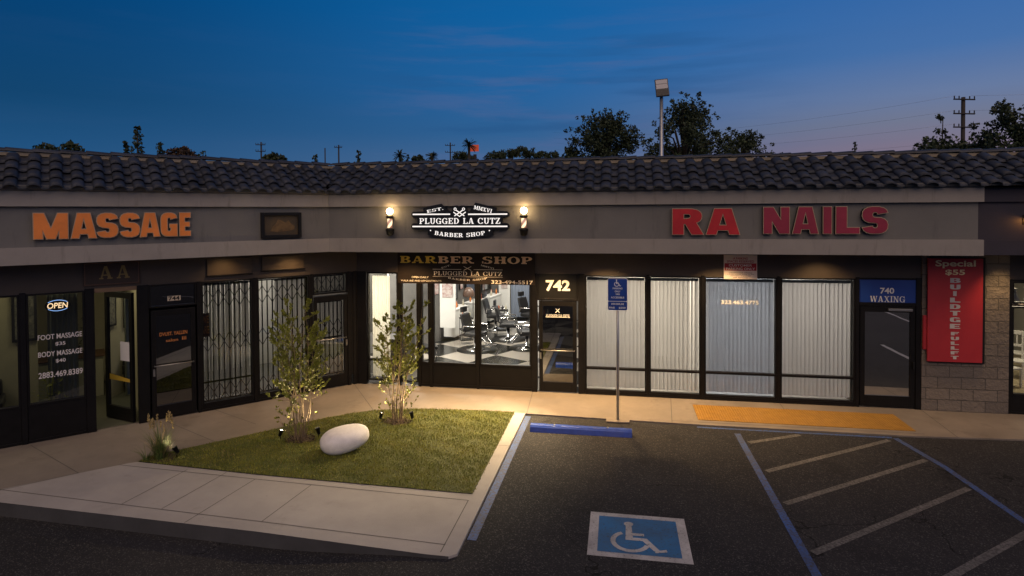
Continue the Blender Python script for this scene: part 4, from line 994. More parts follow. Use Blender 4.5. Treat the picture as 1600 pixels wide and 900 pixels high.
def waiting(x, y, rz, label):
    th = thing('waiting_chair', label, 'chair', (0, 0, 0), MR, 'waiting chairs in the barber shop')
    build(MB().box(-.26, .26, -.26, .26, .38, .46), 'seat', [leather], th, .02)
    build(MB().box(-.26, .26, .22, .28, .46, .88), 'backrest', [leather], th, .02)
    for a_ in (-1, 1):
        for b_ in (-1, 1): build(MB().tube([(a_ * .22, b_ * .22, 0), (a_ * .22, b_ * .22, .38)], .015, 6), 'leg', [chrome], th)
    th.matrix_world = Matrix.Translation((x, y, 0)) @ Matrix.Rotation(rz, 4, 'Z'); return th
w0 = waiting(-5.25, 2.35, radians(115), 'low black waiting chair behind the narrow barber shop pane')
dup(w0, Matrix.Translation((-2.35, 6.6, 0)) @ Matrix.Rotation(radians(-80), 4, 'Z'), 'low black waiting chair by the right side of the barber shop')
# stations along the left wall (wall from (-5.75,5) to (-4.95,9.5))
wd = Vector((.80, 4.5)).normalized(); wang = math.atan2(wd.y, wd.x)
poster_m = mat('poster_print', (.62, .60, .58), .5, col2=(.25, .07, .06), vscale=9)
def station(t0, k):
    M_ = Matrix.Translation((-5.66 + wd.x * t0, 5.0 + wd.y * t0, 0)) @ Matrix.Rotation(wang, 4, 'Z')
    side = ('nearest', 'second', 'third')[k]
    c = thing('cabinet', f'white station cabinet, {side} of the row from the windows', 'cabinet', (0, 0, 0), M_, 'white barber station cabinets')
    build(MB().box(0, 1.15, -.42, -.03, .12, .98), 'carcass', [white_cut], c, .005)
    for j in range(2): build(MB().box(.03 + j * .55, .56 + j * .55, -.435, -.421, .16, .92), 'door', [white_cut], c, .004)
    build(MB().box(-.02, 1.17, -.45, -.03, .98, 1.02), 'worktop', [white_v], c, .004)
    mi = thing('mirror', f'dark framed wall mirror over the {side} station cabinet', 'mirror', (0, 0, 1.15), M_, 'station mirrors')
    mb = MB(); mb.box(.12, 1.05, -.045, -.002, 1.18, 2.5); build(mb, 'frame', [black_m], mi, .004)
    mb = MB(); mb.add([(.18, -.048, 1.24), (.99, -.048, 1.24), (.99, -.048, 2.44), (.18, -.048, 2.44)], [(0, 1, 2, 3)]); build(mb, 'mirror_glass', [mat('mirror_face', (.35, .36, .38), .06, 1.0)], mi)
    rnd = random.Random(k)
    for j in range(4):
        x = .15 + j * .26; col = [(.5, .1, .03), (.6, .2, .05), (.1, .1, .12), (.55, .5, .4)][(j + k) % 4]
        bo = single(MB().lathe([(0, 1.022), (.032, 1.022), (.034, 1.14), (.014, 1.18), (.014, 1.22), (0, 1.22)], (x, -.2 - .1 * (j % 2), 0), 10), 'bottle', [mat('bottle_col', col, .3)],
                    'small ' + ['dark red', 'orange', 'black', 'cream'][(j + k) % 4] + f' bottle standing on the {side} station cabinet', 'bottle', (x, -.2, 1.022), M_, 'bottles on the barber stations')
for k, t0 in enumerate((.15, 1.75, 3.2)): station(t0, k)
single(MB().box(-5.52, -5.02, 4.45, 4.52, .55, 2.6, 0).box(-5.44, -5.10, 4.43, 4.45, 1.5, 2.4, 1), 'wall_display', [white_cut, poster_m], 'tall white panel with red printed pictures left of the station mirrors', 'panel', (-5.3, 4.5, .55))
single(MB().box(-4.6, -4.15, 9.30, 9.40, .1, 2.7, 0).box(-4.5, -4.25, 9.28, 9.30, 1.2, 2.2, 1), 'wall_display', [white_cut, poster_m], 'tall white panel with pictures on the back wall behind the chairs', 'panel', (-4.4, 9.35, .1))
single(MB().box(-3.1, -2.65, 9.30, 9.40, .1, 2.7, 0).box(-3.0, -2.75, 9.28, 9.30, 1.2, 2.2, 1), 'wall_display', [white_cut, poster_m], 'tall white panel at the right end of the barber shop back wall', 'panel', (-2.9, 9.35, .1))
mb = MB(); vs = []
for i in range(41):
    x = -4.1 + i * .0235; vs += [(x, 9.25 + .03 * sin(i * 1.3), .1), (x, 9.25 + .03 * sin(i * 1.3), 2.7)]
mb.add(vs, [(2 * i, 2 * i + 2, 2 * i + 3, 2 * i + 1) for i in range(40)], 0, True)
single(mb, 'curtain', [mat('grey_blue_curtain', (.22, .26, .34), .8)], 'grey blue curtain on the back wall between the two white panels', 'curtain', (-3.6, 9.25, .1))
single(MB().box(-5.95, -5.30, .75, 1.45, .02, .95), 'reception_desk', [mat('dark_desk', (.09, .085, .08), .5, var=.2)], 'dark boxy desk standing behind the cream curtain pane', 'desk', (-5.6, 1.1, 0), bevel=.01)
single(MB().box(-6.75, -6.15, 1.7, 1.78, .9, 2.9), 'window_screen', [white_cut], 'bright white wall panel behind the corner pane of the barber shop', 'panel', (-6.4, 1.74, .9))
single(MB().box(-2.35, -2.2, 2.2, 2.5, 0, 2.75), 'column', [dark_wall], 'dark square column just inside the right barber shop pane', 'column', (-2.27, 2.35, 0))

def trolley(x, y, rz, label):
    th = thing('tool_trolley', label, 'trolley', (0, 0, 0), MR, 'black tool trolleys in the barber shop')
    for k, z in enumerate((.12, .45, .80)): build(MB().box(-.2, .2, -.15, .15, z, z + .03), 'shelf', [black_m], th, .004)
    for a_ in (-1, 1):
        for b_ in (-1, 1): build(MB().tube([(a_ * .18, b_ * .13, .04), (a_ * .18, b_ * .13, .80)], .011, 6), 'post', [chrome], th)
    th.matrix_world = Matrix.Translation((x, y, 0)) @ Matrix.Rotation(rz, 4, 'Z')
    M_ = th.matrix_world.copy(); rnd = random.Random(label)
    for k in range(3):
        bx_ = -.12 + k * .12
        single(MB().lathe([(0, .831), (.028, .831), (.03, .93), (.012, .96), (.012, 1.0), (0, 1.0)], (bx_, 0, 0), 8), 'bottle', [mat('trolley_bottle', [(.5, .12, .03), (.05, .05, .06), (.6, .55, .4)][k], .3)],
               ['orange', 'black', 'cream'][k] + ' bottle on ' + label, 'bottle', (bx_, 0, .831), M_, 'bottles on the barber trolleys')
    return th
trolley(-4.75, 4.75, .5, 'black trolley beside the nearest white cabinet'); trolley(-3.9, 6.4, .2, 'black trolley between the second and third chairs'); trolley(-2.3, 5.6, 1.2, 'black trolley at the right side of the shop')
def dryer(x, y, rz, label):
    th = thing('hood_dryer', label, 'hair dryer', (0, 0, 0), MR, 'hood dryers on stands in the barber shop')
    mb = MB()
    for k in range(5): mb.tube([(0, 0, .06), (.26 * cos(k * 2 * pi / 5), .26 * sin(k * 2 * pi / 5), .03)], .018, 6)
    build(mb, 'foot', [chrome], th); build(MB().tube([(0, 0, .05), (0, 0, 1.32), (0, -.10, 1.42)], .018, 8), 'stand', [chrome], th)
    build(MB().lathe([(.19, 0), (.20, .08), (.17, .20), (.09, .29), (0, .31)], (0, -.22, 1.32), 18), 'hood', [mat('hood_brown', (.13, .08, .06), .35)], th)
    th.matrix_world = Matrix.Translation((x, y, 0)) @ Matrix.Rotation(rz, 4, 'Z'); return th
dryer(-2.7, 6.0, .6, 'brown hood dryer on a chrome stand at the right of the barber shop'); dryer(-4.9, 6.3, -.5, 'brown hood dryer on a chrome stand near the mirrors')
for k, (x, y, r) in enumerate(((-4.2, 3.95, .62), (-3.5, 5.6, .6), (-2.75, 4.4, .55))):
    single(MB().lathe([(0.001, .018), (r, .018), (r, .007), (.001, .007)], (x, y, 0), 30), 'floor_mat', [black_m], ['round black floor mat under the chair nearest the window', 'round black floor mat under the chair further in', 'round black floor mat under the chair by the right pane'][k], 'mat', (x, y, .007), group='black mats under the barber chairs')
for k, (t0, z, w, h) in enumerate(((-.55, 1.55, .35, .5), (1.42, 1.5, .22, .6), (3.0, 1.5, .18, .6), (4.35, 1.4, .3, .7))):
    M_ = Matrix.Translation((-5.66 + wd.x * t0, 5.0 + wd.y * t0, 0)) @ Matrix.Rotation(wang, 4, 'Z')
    single(MB().box(0, w, -.035, -.002, z, z + h).box(.02, w - .02, -.04, -.036, z + .02, z + h - .02, 1), 'poster', [black_m, poster_m], ['first', 'second', 'third', 'fourth'][k] + ' red printed poster along the mirror wall from the windows', 'poster', (0, 0, z), M_, 'posters between the station mirrors')
for k, x in enumerate((-2.3, -1.9, -1.5)):
    single(MB().box(x, x + .3, 9.40, 9.44, 1.0, 1.5).box(x + .03, x + .27, 9.39, 9.40, 1.03, 1.47, 1), 'poster', [black_m, poster_m], ['left', 'middle', 'right'][k] + ' one of three posters low on the back wall at the right', 'poster', (x, 9.4, 1.0), group='posters on the barber shop back wall')

# ---- massage shop contents
def picture(x, y, z, w, h, label, M=ML, col=(.20, .20, .12), yn=-1):
    p = thing('picture', label, 'picture', (x, y, z), M, 'framed calligraphy pictures in the massage shop')
    mb = MB(); mb.box(x - w / 2, x + w / 2, y - .03, y - .002, z, z + h); build(mb, 'frame', [mat('frame_dark', (.02, .02, .025), .5)], p, .003)
    mb = MB(); mb.add([(x - w / 2 + .05, y - .033, z + .05), (x + w / 2 - .05, y - .033, z + .05), (x + w / 2 - .05, y - .033, z + h - .05), (x - w / 2 + .05, y - .033, z + h - .05)], [(0, 1, 2, 3)])
    build(mb, 'print', [mat('print', (.03, .035, .05), .6, col2=(.30, .28, .22), vscale=14)], p)
picture(-7.62, 1.56, 1.55, .30, .95, 'narrow dark framed picture seen past the leftmost mullion')
picture(-7.05, 1.56, 1.50, .38, 1.02, 'tall framed calligraphy picture left of the neon sign')
picture(-6.35, 1.56, 1.62, .40, .95, 'tall framed calligraphy picture right behind the neon sign')
mb = MB(); vs = []
for i in range(41):
    x = -5.98 + i * .012; vs += [(x, .75 + .035 * sin(i * .9), .3), (x, .75 + .02 * sin(i * .9), 2.6)]
mb.add(vs, [(2 * i, 2 * i + 2, 2 * i + 3, 2 * i + 1) for i in range(40)], 0, True)
single(mb, 'curtain', [mat('grey_curtain', (.24, .26, .22), .8)], 'grey curtain inside the lettered massage window', 'curtain', (-5.75, .75, .3), ML)
sf = thing('sofa', 'dark sofa behind the leftmost massage shop window', 'sofa', (-7.6, 1.1, 0), ML)
build(MB().box(-8.6, -6.7, .7, 1.5, .12, .45), 'seat', [leather], sf, .04); build(MB().box(-8.6, -6.7, 1.3, 1.52, .45, .95), 'backrest', [leather], sf, .05)
for x in (-8.62, -6.80): build(MB().box(x, x + .14, .7, 1.5, .45, .66), 'armrest', [leather], sf, .03)
dk = thing('counter', 'pale reception counter seen through the open massage shop door', 'counter', (-5.6, 2.9, 0), ML)
build(MB().box(-6.2, -5.0, 2.7, 3.3, 0, .92), 'body', [mat('counter_cream', (.34, .33, .22), .6)], dk, .008); build(MB().box(-6.25, -4.95, 2.65, 3.35, .92, .96), 'top', [wood], dk, .006)
def leaf_plant(name, label, x, y, z, h, n, M, m, cat='plant'):
    th = thing(name, label, cat, (x, y, z), M); rnd = random.Random(n)
    mb = MB(); mb.lathe([(0, 0), (.10, 0), (.13, .2), (.12, .2), (0, .18)], (x, y, z), 14); build(mb, 'pot', [black_m], th)
    mb = MB()
    for i in range(n):
        a = rnd.uniform(0, 2 * pi); r = rnd.uniform(.02, .22); zz = z + .2 + rnd.uniform(0, h); w = .02; l = rnd.uniform(.05, .12)
        c = Vector((x + r * cos(a), y + r * sin(a), zz)); d = Vector((cos(a), sin(a), rnd.uniform(-.5, .8))) * l; s_ = Vector((-sin(a), cos(a), 0)) * w
        mb.add([c, c + d * .5 + s_, c + d, c + d * .5 - s_], [(0, 1, 2, 3)])
    for i in range(4): mb.tube([(x, y, z + .15), (x + rnd.uniform(-.1, .1), y + rnd.uniform(-.1, .1), z + .2 + h)], .006, 5)
    build(mb, 'foliage', [m], th)
leaf_plant('potted_flower', 'orange flowering plant in a black pot at the back of the barber shop', -2.5, 8.8, .75, .45, 120, MR, mat('orange_petals', (.55, .12, .03), .6))
single(MB().box(-2.75, -2.25, 8.6, 9.0, .01, .749), 'plant_stand', [black_m], 'dark box stand carrying the orange flowering plant', 'stand', (-2.5, 8.8, 0))
leaf_plant('potted_plant', 'leafy plant standing in for grass reflected low in the lettered massage window', -5.95, .35, .2, .75, 120, ML, leaf_l)  # added plant imitates the uplit grass clump's reflection in the glass
leaf_plant('potted_plant', 'leafy potted plant on the reception counter by the open door', -5.55, 2.9, .96, .6, 90, ML, leaf_d)

# OPEN neon sign
sg = thing('neon_sign', 'small oval neon sign reading OPEN behind the massage window', 'neon sign', (-5.81, .12, 2.36), ML)
mb = MB(); mb.vprism([(-5.81 + .195 * cos(2 * pi * i / 24), 2.46 + .115 * sin(2 * pi * i / 24)) for i in range(24)], .13, .16); build(mb, 'backing', [black_m], sg)
mb = MB(); mb.tube([(-5.81 + .175 * cos(radians(a)), .12, 2.46 + .10 * sin(radians(a))) for a in range(35, 146, 10)], .006, 6); mb.tube([(-5.81 + .175 * cos(radians(a)), .12, 2.46 + .10 * sin(radians(a))) for a in range(215, 326, 10)], .006, 6)
build(mb, 'blue_tube', [mat('neon_blue', (.2, .4, 1), emit=(.30, .50, 1.0), es=2)], sg)
mb = MB(); put_text(mb, 'OPEN', -5.81, .118, 2.46, .105, .31, .014, shear=.1); build(mb, 'lettering', [mat('neon_amber', (1, .7, .4), emit=(1, .66, .38), es=2.5)], sg)

# ---- neighbour shop: white chairs on display
def white_chair(x, y, z, rz, label):
    th = thing('white_chair', label, 'chair', (0, 0, 0), MR, 'white chairs in the right-hand shop')
    build(MB().box(-.22, .22, -.22, .22, .42, .46), 'seat', [white_cut], th, .01)
    b_ = MB(); b_.box(-.22, -.18, .19, .23, .46, 1.15); b_.box(.18, .22, .19, .23, .46, 1.15); b_.box(-.18, .18, .195, .225, 1.05, 1.15); b_.box(-.18, .18, .195, .225, .75, .81)
    for k in (-.09, 0, .09): b_.box(k - .015, k + .015, .20, .22, .81, 1.05)
    build(b_, 'backrest', [white_cut], th, .006)
    for a_ in (-1, 1):
        for c_ in (-1, 1): build(MB().box(a_ * .2 - .02, a_ * .2 + .02, c_ * .2 - .02, c_ * .2 + .02, 0, .42), 'leg', [white_cut], th, .004)
    th.matrix_world = Matrix.Translation((x, y, z)) @ Matrix.Rotation(rz, 4, 'Z'); return th
w0 = white_chair(9.0, 2.2, .0, .4, 'white slatted chair nearest the glass right of the block pier')
dup(w0, Matrix.Translation((9.6, 3.0, 0)) @ Matrix.Rotation(-.5, 4, 'Z'), 'white slatted chair further back in the right-hand shop')
dup(w0, Matrix.Translation((10.2, 3.9, 0)) @ Matrix.Rotation(.9, 4, 'Z'), 'white slatted chair deepest in the right-hand shop')
sh = thing('shelf', 'wall shelf of white ware high in the right-hand shop', 'shelf', (9.5, 1.6, 2.0))
build(MB().box(8.2, 10.6, 1.5, 1.8, 1.98, 2.02), 'board', [wood], sh)
for x in (8.3, 10.5): build(MB().box(x - .02, x + .02, 1.5, 1.8, 0, 1.98), 'upright', [wood], sh)
for k, x in enumerate((8.55, 8.85, 9.15, 9.5, 9.8)):
    single(MB().lathe([(0, 2.021), (.07, 2.021), (.10, 2.12), (.05, 2.24), (.035, 2.34), (.055, 2.37), (0, 2.37)], (x, 1.65, 0), 14), 'vase', [white_cut], ['leftmost', 'second', 'middle', 'fourth', 'rightmost'][k] + ' of the white vases on the shop shelf', 'vase', (x, 1.65, 2.021), group='white vases on the shelf')

# ================================================================== SIGNS ON THE FASCIA
def letter_sign(name, label, M, y, spec, face, rim, body_m, z, h, off=.03):
    x0 = spec[0][1]; x1 = spec[-1][2]
    th = thing(name, label, 'sign', ((x0 + x1) / 2, y, z - h / 2), M)
    for ch, a, b_ in spec:
        mb = MB(); cx = (a + b_) / 2; w = b_ - a
        block_letter(mb, ch, a + .012, b_ - .012, z, h - .024, y - .095, y - .004, .012)
        o = build(mb, 'letter', [face, rim, body_m], th)
    return th
rim_m = mat('letter_rim', (.45, .33, .22), .5); side_m = mat('letter_return', (.012, .010, .010), .5)
xm = [6.12, 5.60, 5.23, 4.88, 4.52, 4.20, 3.91, 3.68]
def mx(px): return -(6.12 + (3.68 - 6.12) * px)
# letter extents read along the word
sp_m = [('M', 0, .205), ('A', .215, .375), ('S', .37, .51), ('S', .515, .65), ('A', .645, .785), ('G', .785, .905), ('E', .915, 1.0)]
letter_sign('channel_letter_sign', 'orange block channel letters spelling MASSAGE on the left fascia', ML, -.59,
            [(c, -6.13 + 2.44 * a, -6.13 + 2.44 * b_) for c, a, b_ in sp_m], mat('orange_face', (.66, .19, .035), .45, var=.18, vscale=2.5, emit=(.78, .22, .045), es=.06), rim_m, side_m, 3.955, .47, .045)
red_face = mat('red_face', (.42, .010, .018), .45, var=.2, vscale=2.5, emit=(.5, .01, .02), es=.03)
mag_face = mat('magenta_face', (.26, .014, .042), .45, var=.2, vscale=2.5, emit=(.4, .02, .06), es=.02)
th = letter_sign('channel_letter_sign', 'red channel letters spelling RA on the right fascia', MR, -1.05, [('R', 1.08, 1.70), ('A', 1.74, 2.40)], red_face, rim_m, side_m, 3.945, .54, .04)
th = letter_sign('channel_letter_sign', 'crimson channel letters spelling NAILS on the right fascia', MR, -1.05,
                 [('N', 2.83, 3.33), ('A', 3.37, 3.86), ('I', 3.93, 4.10), ('L', 4.16, 4.60), ('S', 4.63, 5.10)], mag_face, rim_m, side_m, 3.965, .54, .04)
# dark framed relief picture
sg = thing('sign_box', 'black framed dark sign box with a worn golden picture on the left fascia', 'sign', (-1.95, -.6, 3.64), ML)
mb = MB(); frame_rect(mb, -2.37, -1.53, 3.63, 4.18, .07, -.68, -.60); build(mb, 'frame', [black_m], sg, .006)
build(MB().box(-2.30, -1.60, -.63, -.60, 3.70, 4.11), 'panel', [mat('worn_panel', (.035, .030, .022), .6, col2=(.10, .065, .025), vscale=5)], sg)
mb = MB(); rp = random.Random(9)
mb.vprism([(-2.18, 3.78), (-2.02, 3.76), (-1.82, 3.78), (-1.68, 3.80), (-1.66, 3.88), (-1.74, 3.93), (-1.80, 4.01), (-1.86, 3.96), (-1.93, 4.00), (-2.02, 4.03), (-2.06, 3.94), (-2.12, 3.88)][::1], -.637, -.631)
build(mb, 'relief', [mat('relief_gold', (.14, .085, .03), .5, var=.4, vscale=9)], sg)

# barber sign
sg = thing('illuminated_sign', 'black shaped sign reading PLUGGED LA CUTZ with white lit letters between two barber poles', 'sign', (-3.35, -1.06, 3.58))
K = .00174; cx0, cz0 = -3.365, 3.975
def PX(x, y): return (cx0 + (x - 710) * K, cz0 - (y - 310) * K)
board = MB()
def rbar(x0, x1, y0, y1, ya):
    r = (y1 - y0) / 2; pts = [PX(x0 + r - r * cos(radians(a)), (y0 + y1) / 2 + r * sin(radians(a))) for a in range(-90, 91, 15)][::-1]
    pts = [PX(x0 + r + r * cos(radians(a)), (y0 + y1) / 2 - r * sin(radians(a))) for a in range(90, 271, 15)] + [PX(x1 - r + r * cos(radians(a)), (y0 + y1) / 2 - r * sin(radians(a))) for a in range(-90, 91, 15)]
    board.vprism(pts, ya, -1.055)
rbar(85, 1335, 192, 268, -1.150); rbar(80, 1335, 338, 416, -1.1505)
board.vprism([PX(165, 420), PX(1250, 420), PX(1250, 190), PX(165, 190)], -1.149, -1.055)
board.vprism([PX(250, 215), PX(600, 215), PX(480, 95), PX(300, 128), PX(238, 155)], -1.1485, -1.055)
board.vprism([PX(825, 215), PX(1165, 215), PX(1178, 148), PX(912, 84)], -1.1482, -1.055)
board.vprism([PX(600, 214), PX(820, 214), PX(785, 122), PX(735, 118), PX(710, 132), PX(680, 118), PX(632, 122)], -1.1478, -1.055)
board.vprism([PX(300, 415), PX(295, 480), PX(340, 495)] + [PX(710 + (x - 710), 548 - ((x - 710) / 370) ** 2 * 50) for x in range(350, 1081, 60)] + [PX(1090, 492), PX(1135, 480), PX(1130, 415)], -1.1475, -1.055)
build(board, 'board', [mat('sign_black', (.008, .008, .009), .35)], sg)
mb = MB(); slab_text(mb, 'PLUGGED LA CUTZ', *[PX(708, 310)[0], -1.152, PX(708, 310)[1]], .125, 1.80, y1=-1.1507); build(mb, 'lettering', [white_lit], sg)
mb = MB(); slab_text(mb, 'EST.', PX(395, 172)[0], -1.151, PX(395, 172)[1], .062, .38, rot=radians(11), y1=-1.1487); build(mb, 'lettering', [white_lit], sg)
mb = MB(); slab_text(mb, 'MMXVI', PX(1008, 166)[0], -1.151, PX(1008, 166)[1], .082, .40, rot=radians(-13), y1=-1.1485); build(mb, 'lettering', [white_lit], sg)
mb = MB(); slab_text(mb, 'BARBER SHOP', PX(710, 487)[0], -1.151, PX(710, 487)[1], .085, 1.12, arc=.055, y1=-1.1478); build(mb, 'lettering', [white_lit], sg)
mb = MB()
for x, y in ((335, 428), (1088, 430)):
    a, b_ = PX(x, y); mb.vprism([(a + .014 * cos(2 * pi * k / 10), b_ + .014 * sin(2 * pi * k / 10)) for k in range(10)], -1.151, -1.148)
for x0, x1, y in ((105, 590, 226), (820, 1313, 228), (100, 1313, 378)):
    a, b_ = PX(x0, y); c, _ = PX(x1, y); mb.box(a, c, -1.156, -1.1512, b_ - .014, b_ + .014)
build(mb, 'light_bars', [white_lit], sg)
mb = MB()
def thick(p0, p1, w, ya):
    d = Vector((p1[0] - p0[0], p1[1] - p0[1])); n_ = Vector((-d.y, d.x)).normalized() * w / 2
    mb.vprism([(p0[0] - n_.x, p0[1] - n_.y), (p1[0] - n_.x, p1[1] - n_.y), (p1[0] + n_.x, p1[1] + n_.y), (p0[0] + n_.x, p0[1] + n_.y)], ya, -1.1482)
thick(PX(665, 175), PX(772, 248), .022, -1.1523); thick(PX(755, 175), PX(645, 248), .022, -1.1526)
thick(PX(632, 200), PX(712, 255), .02, -1.1529); thick(PX(790, 200), PX(710, 255), .02, -1.1532)
for x in (655, 762):
    a, b_ = PX(x, 163)
    for k in range(12):
        q0, q1 = 2 * pi * k / 12, 2 * pi * (k + 1) / 12
        mb.add([(a + .033 * cos(q0), -1.1535, b_ + .033 * sin(q0)), (a + .033 * cos(q1), -1.1535, b_ + .033 * sin(q1)), (a + .018 * cos(q1), -1.1535, b_ + .018 * sin(q1)), (a + .018 * cos(q0), -1.1535, b_ + .018 * sin(q0))], [(3, 2, 1, 0)])
build(mb, 'scissors_emblem', [white_lit], sg)

# barber pole lamps
def pole_lamp(x, label):
    y = -1.22; th = thing('barber_pole_lamp', label, 'barber pole', (x, y, 3.64), MR, 'lit barber pole lamps on the fascia')
    build(MB().ball((x, y, 4.19), .072, 20), 'globe', [globe_m], th)
    build(MB().lathe([(0, .045), (.05, .045), (.085, .02), (.085, -.005), (.06, -.03), (0, -.03)], (x, y, 4.06), 20), 'collar', [black_m], th)
    o = build(MB().lathe([(0, .0), (.052, .0), (.052, .20), (0, .20)], (x, y, 3.83), 20), 'striped_cylinder', [poleglow], th)
    build(MB().lathe([(0, 0), (.04, 0), (.075, .03), (.085, .10), (.095, .115), (.095, .145), (.06, .165), (0, .165)], (x, y, 3.655), 20), 'base', [black_m], th)
    build(MB().box(x - .03, x + .03, y + .05, -1.051, 3.70, 3.76).box(x - .03, x + .03, y + .05, -1.051, 4.02, 4.07), 'bracket', [black_m], th)
    return th
pole_lamp(-4.92, 'lit barber pole lamp left of the black shop sign'); pole_lamp(-1.95, 'lit barber pole lamp right of the black shop sign')

# banner under the fascia
sg = thing('banner', 'black barber shop banner with gold letters across the top of the windows', 'banner', (-3.5, -.03, 2.47))
mb = MB(); mb.box(-5.2, -1.885, -.034, -.026, 2.475, 3.30)
build(mb, 'sheet', [mat('banner_black', (.016, .010, .007), .55, spec=.3, var=.25, vscale=1.2)], sg)
mb = MB(); slab_text(mb, 'BARBER SHOP', -3.54, -.0365, 3.045, .165, 3.20, mats=lambda i, n: 0 if i < 3 else 1, T=.24, th=.12, sf=.15, sp=.07); build(mb, 'lettering', [gold_m, tan_m], sg)
mb = MB(); slab_text(mb, 'PLUGGED LA CUTZ', -3.48, -.0365, 2.725, .095, 1.66, T=.15, th=.06, sf=.06)
mb.box(-4.33, -3.63, -.036, -.035, 2.815, 2.823); mb.box(-3.33, -2.64, -.036, -.035, 2.815, 2.823); mb.box(-4.33, -2.64, -.036, -.035, 2.645, 2.652)
mb.tube([(-3.57, -.038, 2.80), (-3.39, -.038, 2.89)], .007, 5); mb.tube([(-3.39, -.038, 2.80), (-3.57, -.038, 2.89)], .007, 5)
slab_text(mb, 'EST.', -4.0, -.0365, 2.885, .035, .24, rot=radians(18)); slab_text(mb, 'MMXVI', -3.0, -.0365, 2.885, .035, .32, rot=radians(-14))
slab_text(mb, 'BARBER SHOP', -3.48, -.0365, 2.575, .04, .95, arc=.05)
cream_v = mat('cream_vinyl', (.85, .76, .62), .5); build(mb, 'lettering', [cream_v], sg)
text_lines([('323-494-5517', -2.42, -.0368, 2.535, .085, .98, .016), ('OPEN DAILY', -4.64, -.0368, 2.625, .045, .42, .006), ('WALK INS AND APPOINTMENTS', -4.62, -.0368, 2.54, .04, 1.0, .004)], [cream_v], sg)

# white and red notice sign on header
sg = thing('notice_sign', 'white and red parking notice fixed to the header above the blinds', 'sign', (2.62, -.02, 2.67))
build(MB().box(2.275, 2.965, -.016, -.002, 2.675, 3.20), 'plate', [mat('plate_cream2', (.80, .70, .64), .6)], sg, .002)
build(MB().box(2.29, 2.95, -.0185, -.0165, 2.86, 3.02), 'red_band', [red_v], sg)
text_lines([('A PARKING', 2.62, -.0175, 3.125, .05, .30, .015), ('SPACES RESERVED', 2.62, -.0175, 3.06, .05, .56, .015)], [red_v], sg)
text_lines([('CUSTOMER', 2.62, -.0195, 2.975, .05, .48, .015), ('PARKING ONLY', 2.62, -.0195, 2.90, .055, .60, .015)], [white_v], sg)
gp = mat('grey_print', (.12, .08, .07), .6)
text_lines([(t_, 2.62, -.0175, 2.815 - k * .036, .022, w_, .01) for k, (t_, w_) in enumerate((('unauthorized vehicles', .48), ('will be towed away at the', .56), ('owners expense', .42), ('all times', .30)))], [gp], sg)

# red banner on the pier
sg = thing('banner', 'tall red banner with white vertical lettering on the block pier', 'banner', (6.8, -.06, 1.03))
build(MB().box(6.31, 7.34, -.075, -.032, 1.01, 3.18), 'backing', [black_m], sg, .004)
build(MB().box(6.27, 7.28, -.105, -.0755, 1.04, 3.16), 'sheet', [red_m], sg, .003)
build(MB().box(6.205, 6.268, -.075, -.032, 1.28, 1.98), 'rear_flap', [red_m], sg)
text_lines([('Special', 6.775, -.107, 3.045, .165, .74, .025), ('$55', 6.77, -.107, 2.875, .125, .36, .025)], [mat('pale_gold_vinyl', (.80, .66, .38), .5)], sg)
mb = MB()
for k, ch in enumerate('BUILDTGE'): block_letter(mb, ch, 6.735 if ch == 'I' else 6.68, 6.80 if ch == 'I' else 6.87, 2.715 - k * .134, .098, -.107)
for k, ch in enumerate('FULLFT'): block_letter(mb, ch, 6.70, 6.85, 1.625 - k * .098, .068, -.107)
build(mb, 'lettering', [mat('silver_vinyl', (.52, .48, .46), .5)], sg)

# soffit lamps
def soffit(x, y, label, M, e, tx=0, ty=0, spot=125, col=(1, .62, .27), z=3.415):
    th = thing('soffit_light', label, 'soffit light', (x, y, z), M, 'small warm lamps under the eaves soffit')
    build(MB().lathe([(.075, 0), (.085, -.002), (.085, -.03), (.065, -.03), (.06, -.01)], (x, y, z), 18), 'ring', [alu2], th)
    build(MB().lathe([(0.0001, -.018), (.060, -.018)], (x, y, z), 18), 'lens', [lamp_warm], th)
    lamp('SPOT', 'lamp', e, col, (x, y, z - .035), th, (x + tx, y + ty, 0), size=.06, spot=spot, blend=.8)
soffit(-4.9, -.80, 'soffit lamp over the corner pane of the barber shop', MR, 360)
soffit(-3.1, -.80, 'soffit lamp over the middle of the black banner', MR, 500, spot=110)
soffit(-1.45, -.80, 'soffit lamp over the 742 door', MR, 640, spot=110)
soffit(-.25, -.75, 'soffit lamp over the window right of the 742 door', MR, 620, spot=115)
soffit(2.2, -.75, 'soffit lamp over the third blinds window', MR, 420, spot=120)
soffit(4.2, -.55, 'soffit lamp over the blinds left of the 740 door', MR, 120)
soffit(7.62, -.45, 'soffit lamp over the block pier', MR, 90, spot=90)
soffit(-3.0, -.35, 'soffit lamp over the first grille window', ML, 26)
soffit(-1.6, -.40, 'soffit lamp over the middle grille window', ML, 55)
th = thing('flood_light', 'small flood lamp under the eaves aimed at the lawn corner', 'flood light', (-1.75, -.86, 3.414))
build(MB().box(-1.83, -1.67, -.90, -.80, 3.30, 3.385), 'housing', [black_m], th, .006); build(MB().box(-1.76, -1.74, -.86, -.84, 3.386, 3.416), 'bracket', [black_m], th)
build(MB().box(-1.81, -1.69, -.88, -.81, 3.294, 3.299), 'lens', [lamp_warm], th)
lamp('SPOT', 'lamp', 1700, (1, .74, .40), (-1.75, -.86, 3.285), th, (-2.95, -2.95, 0), size=.05, spot=78, blend=.8)
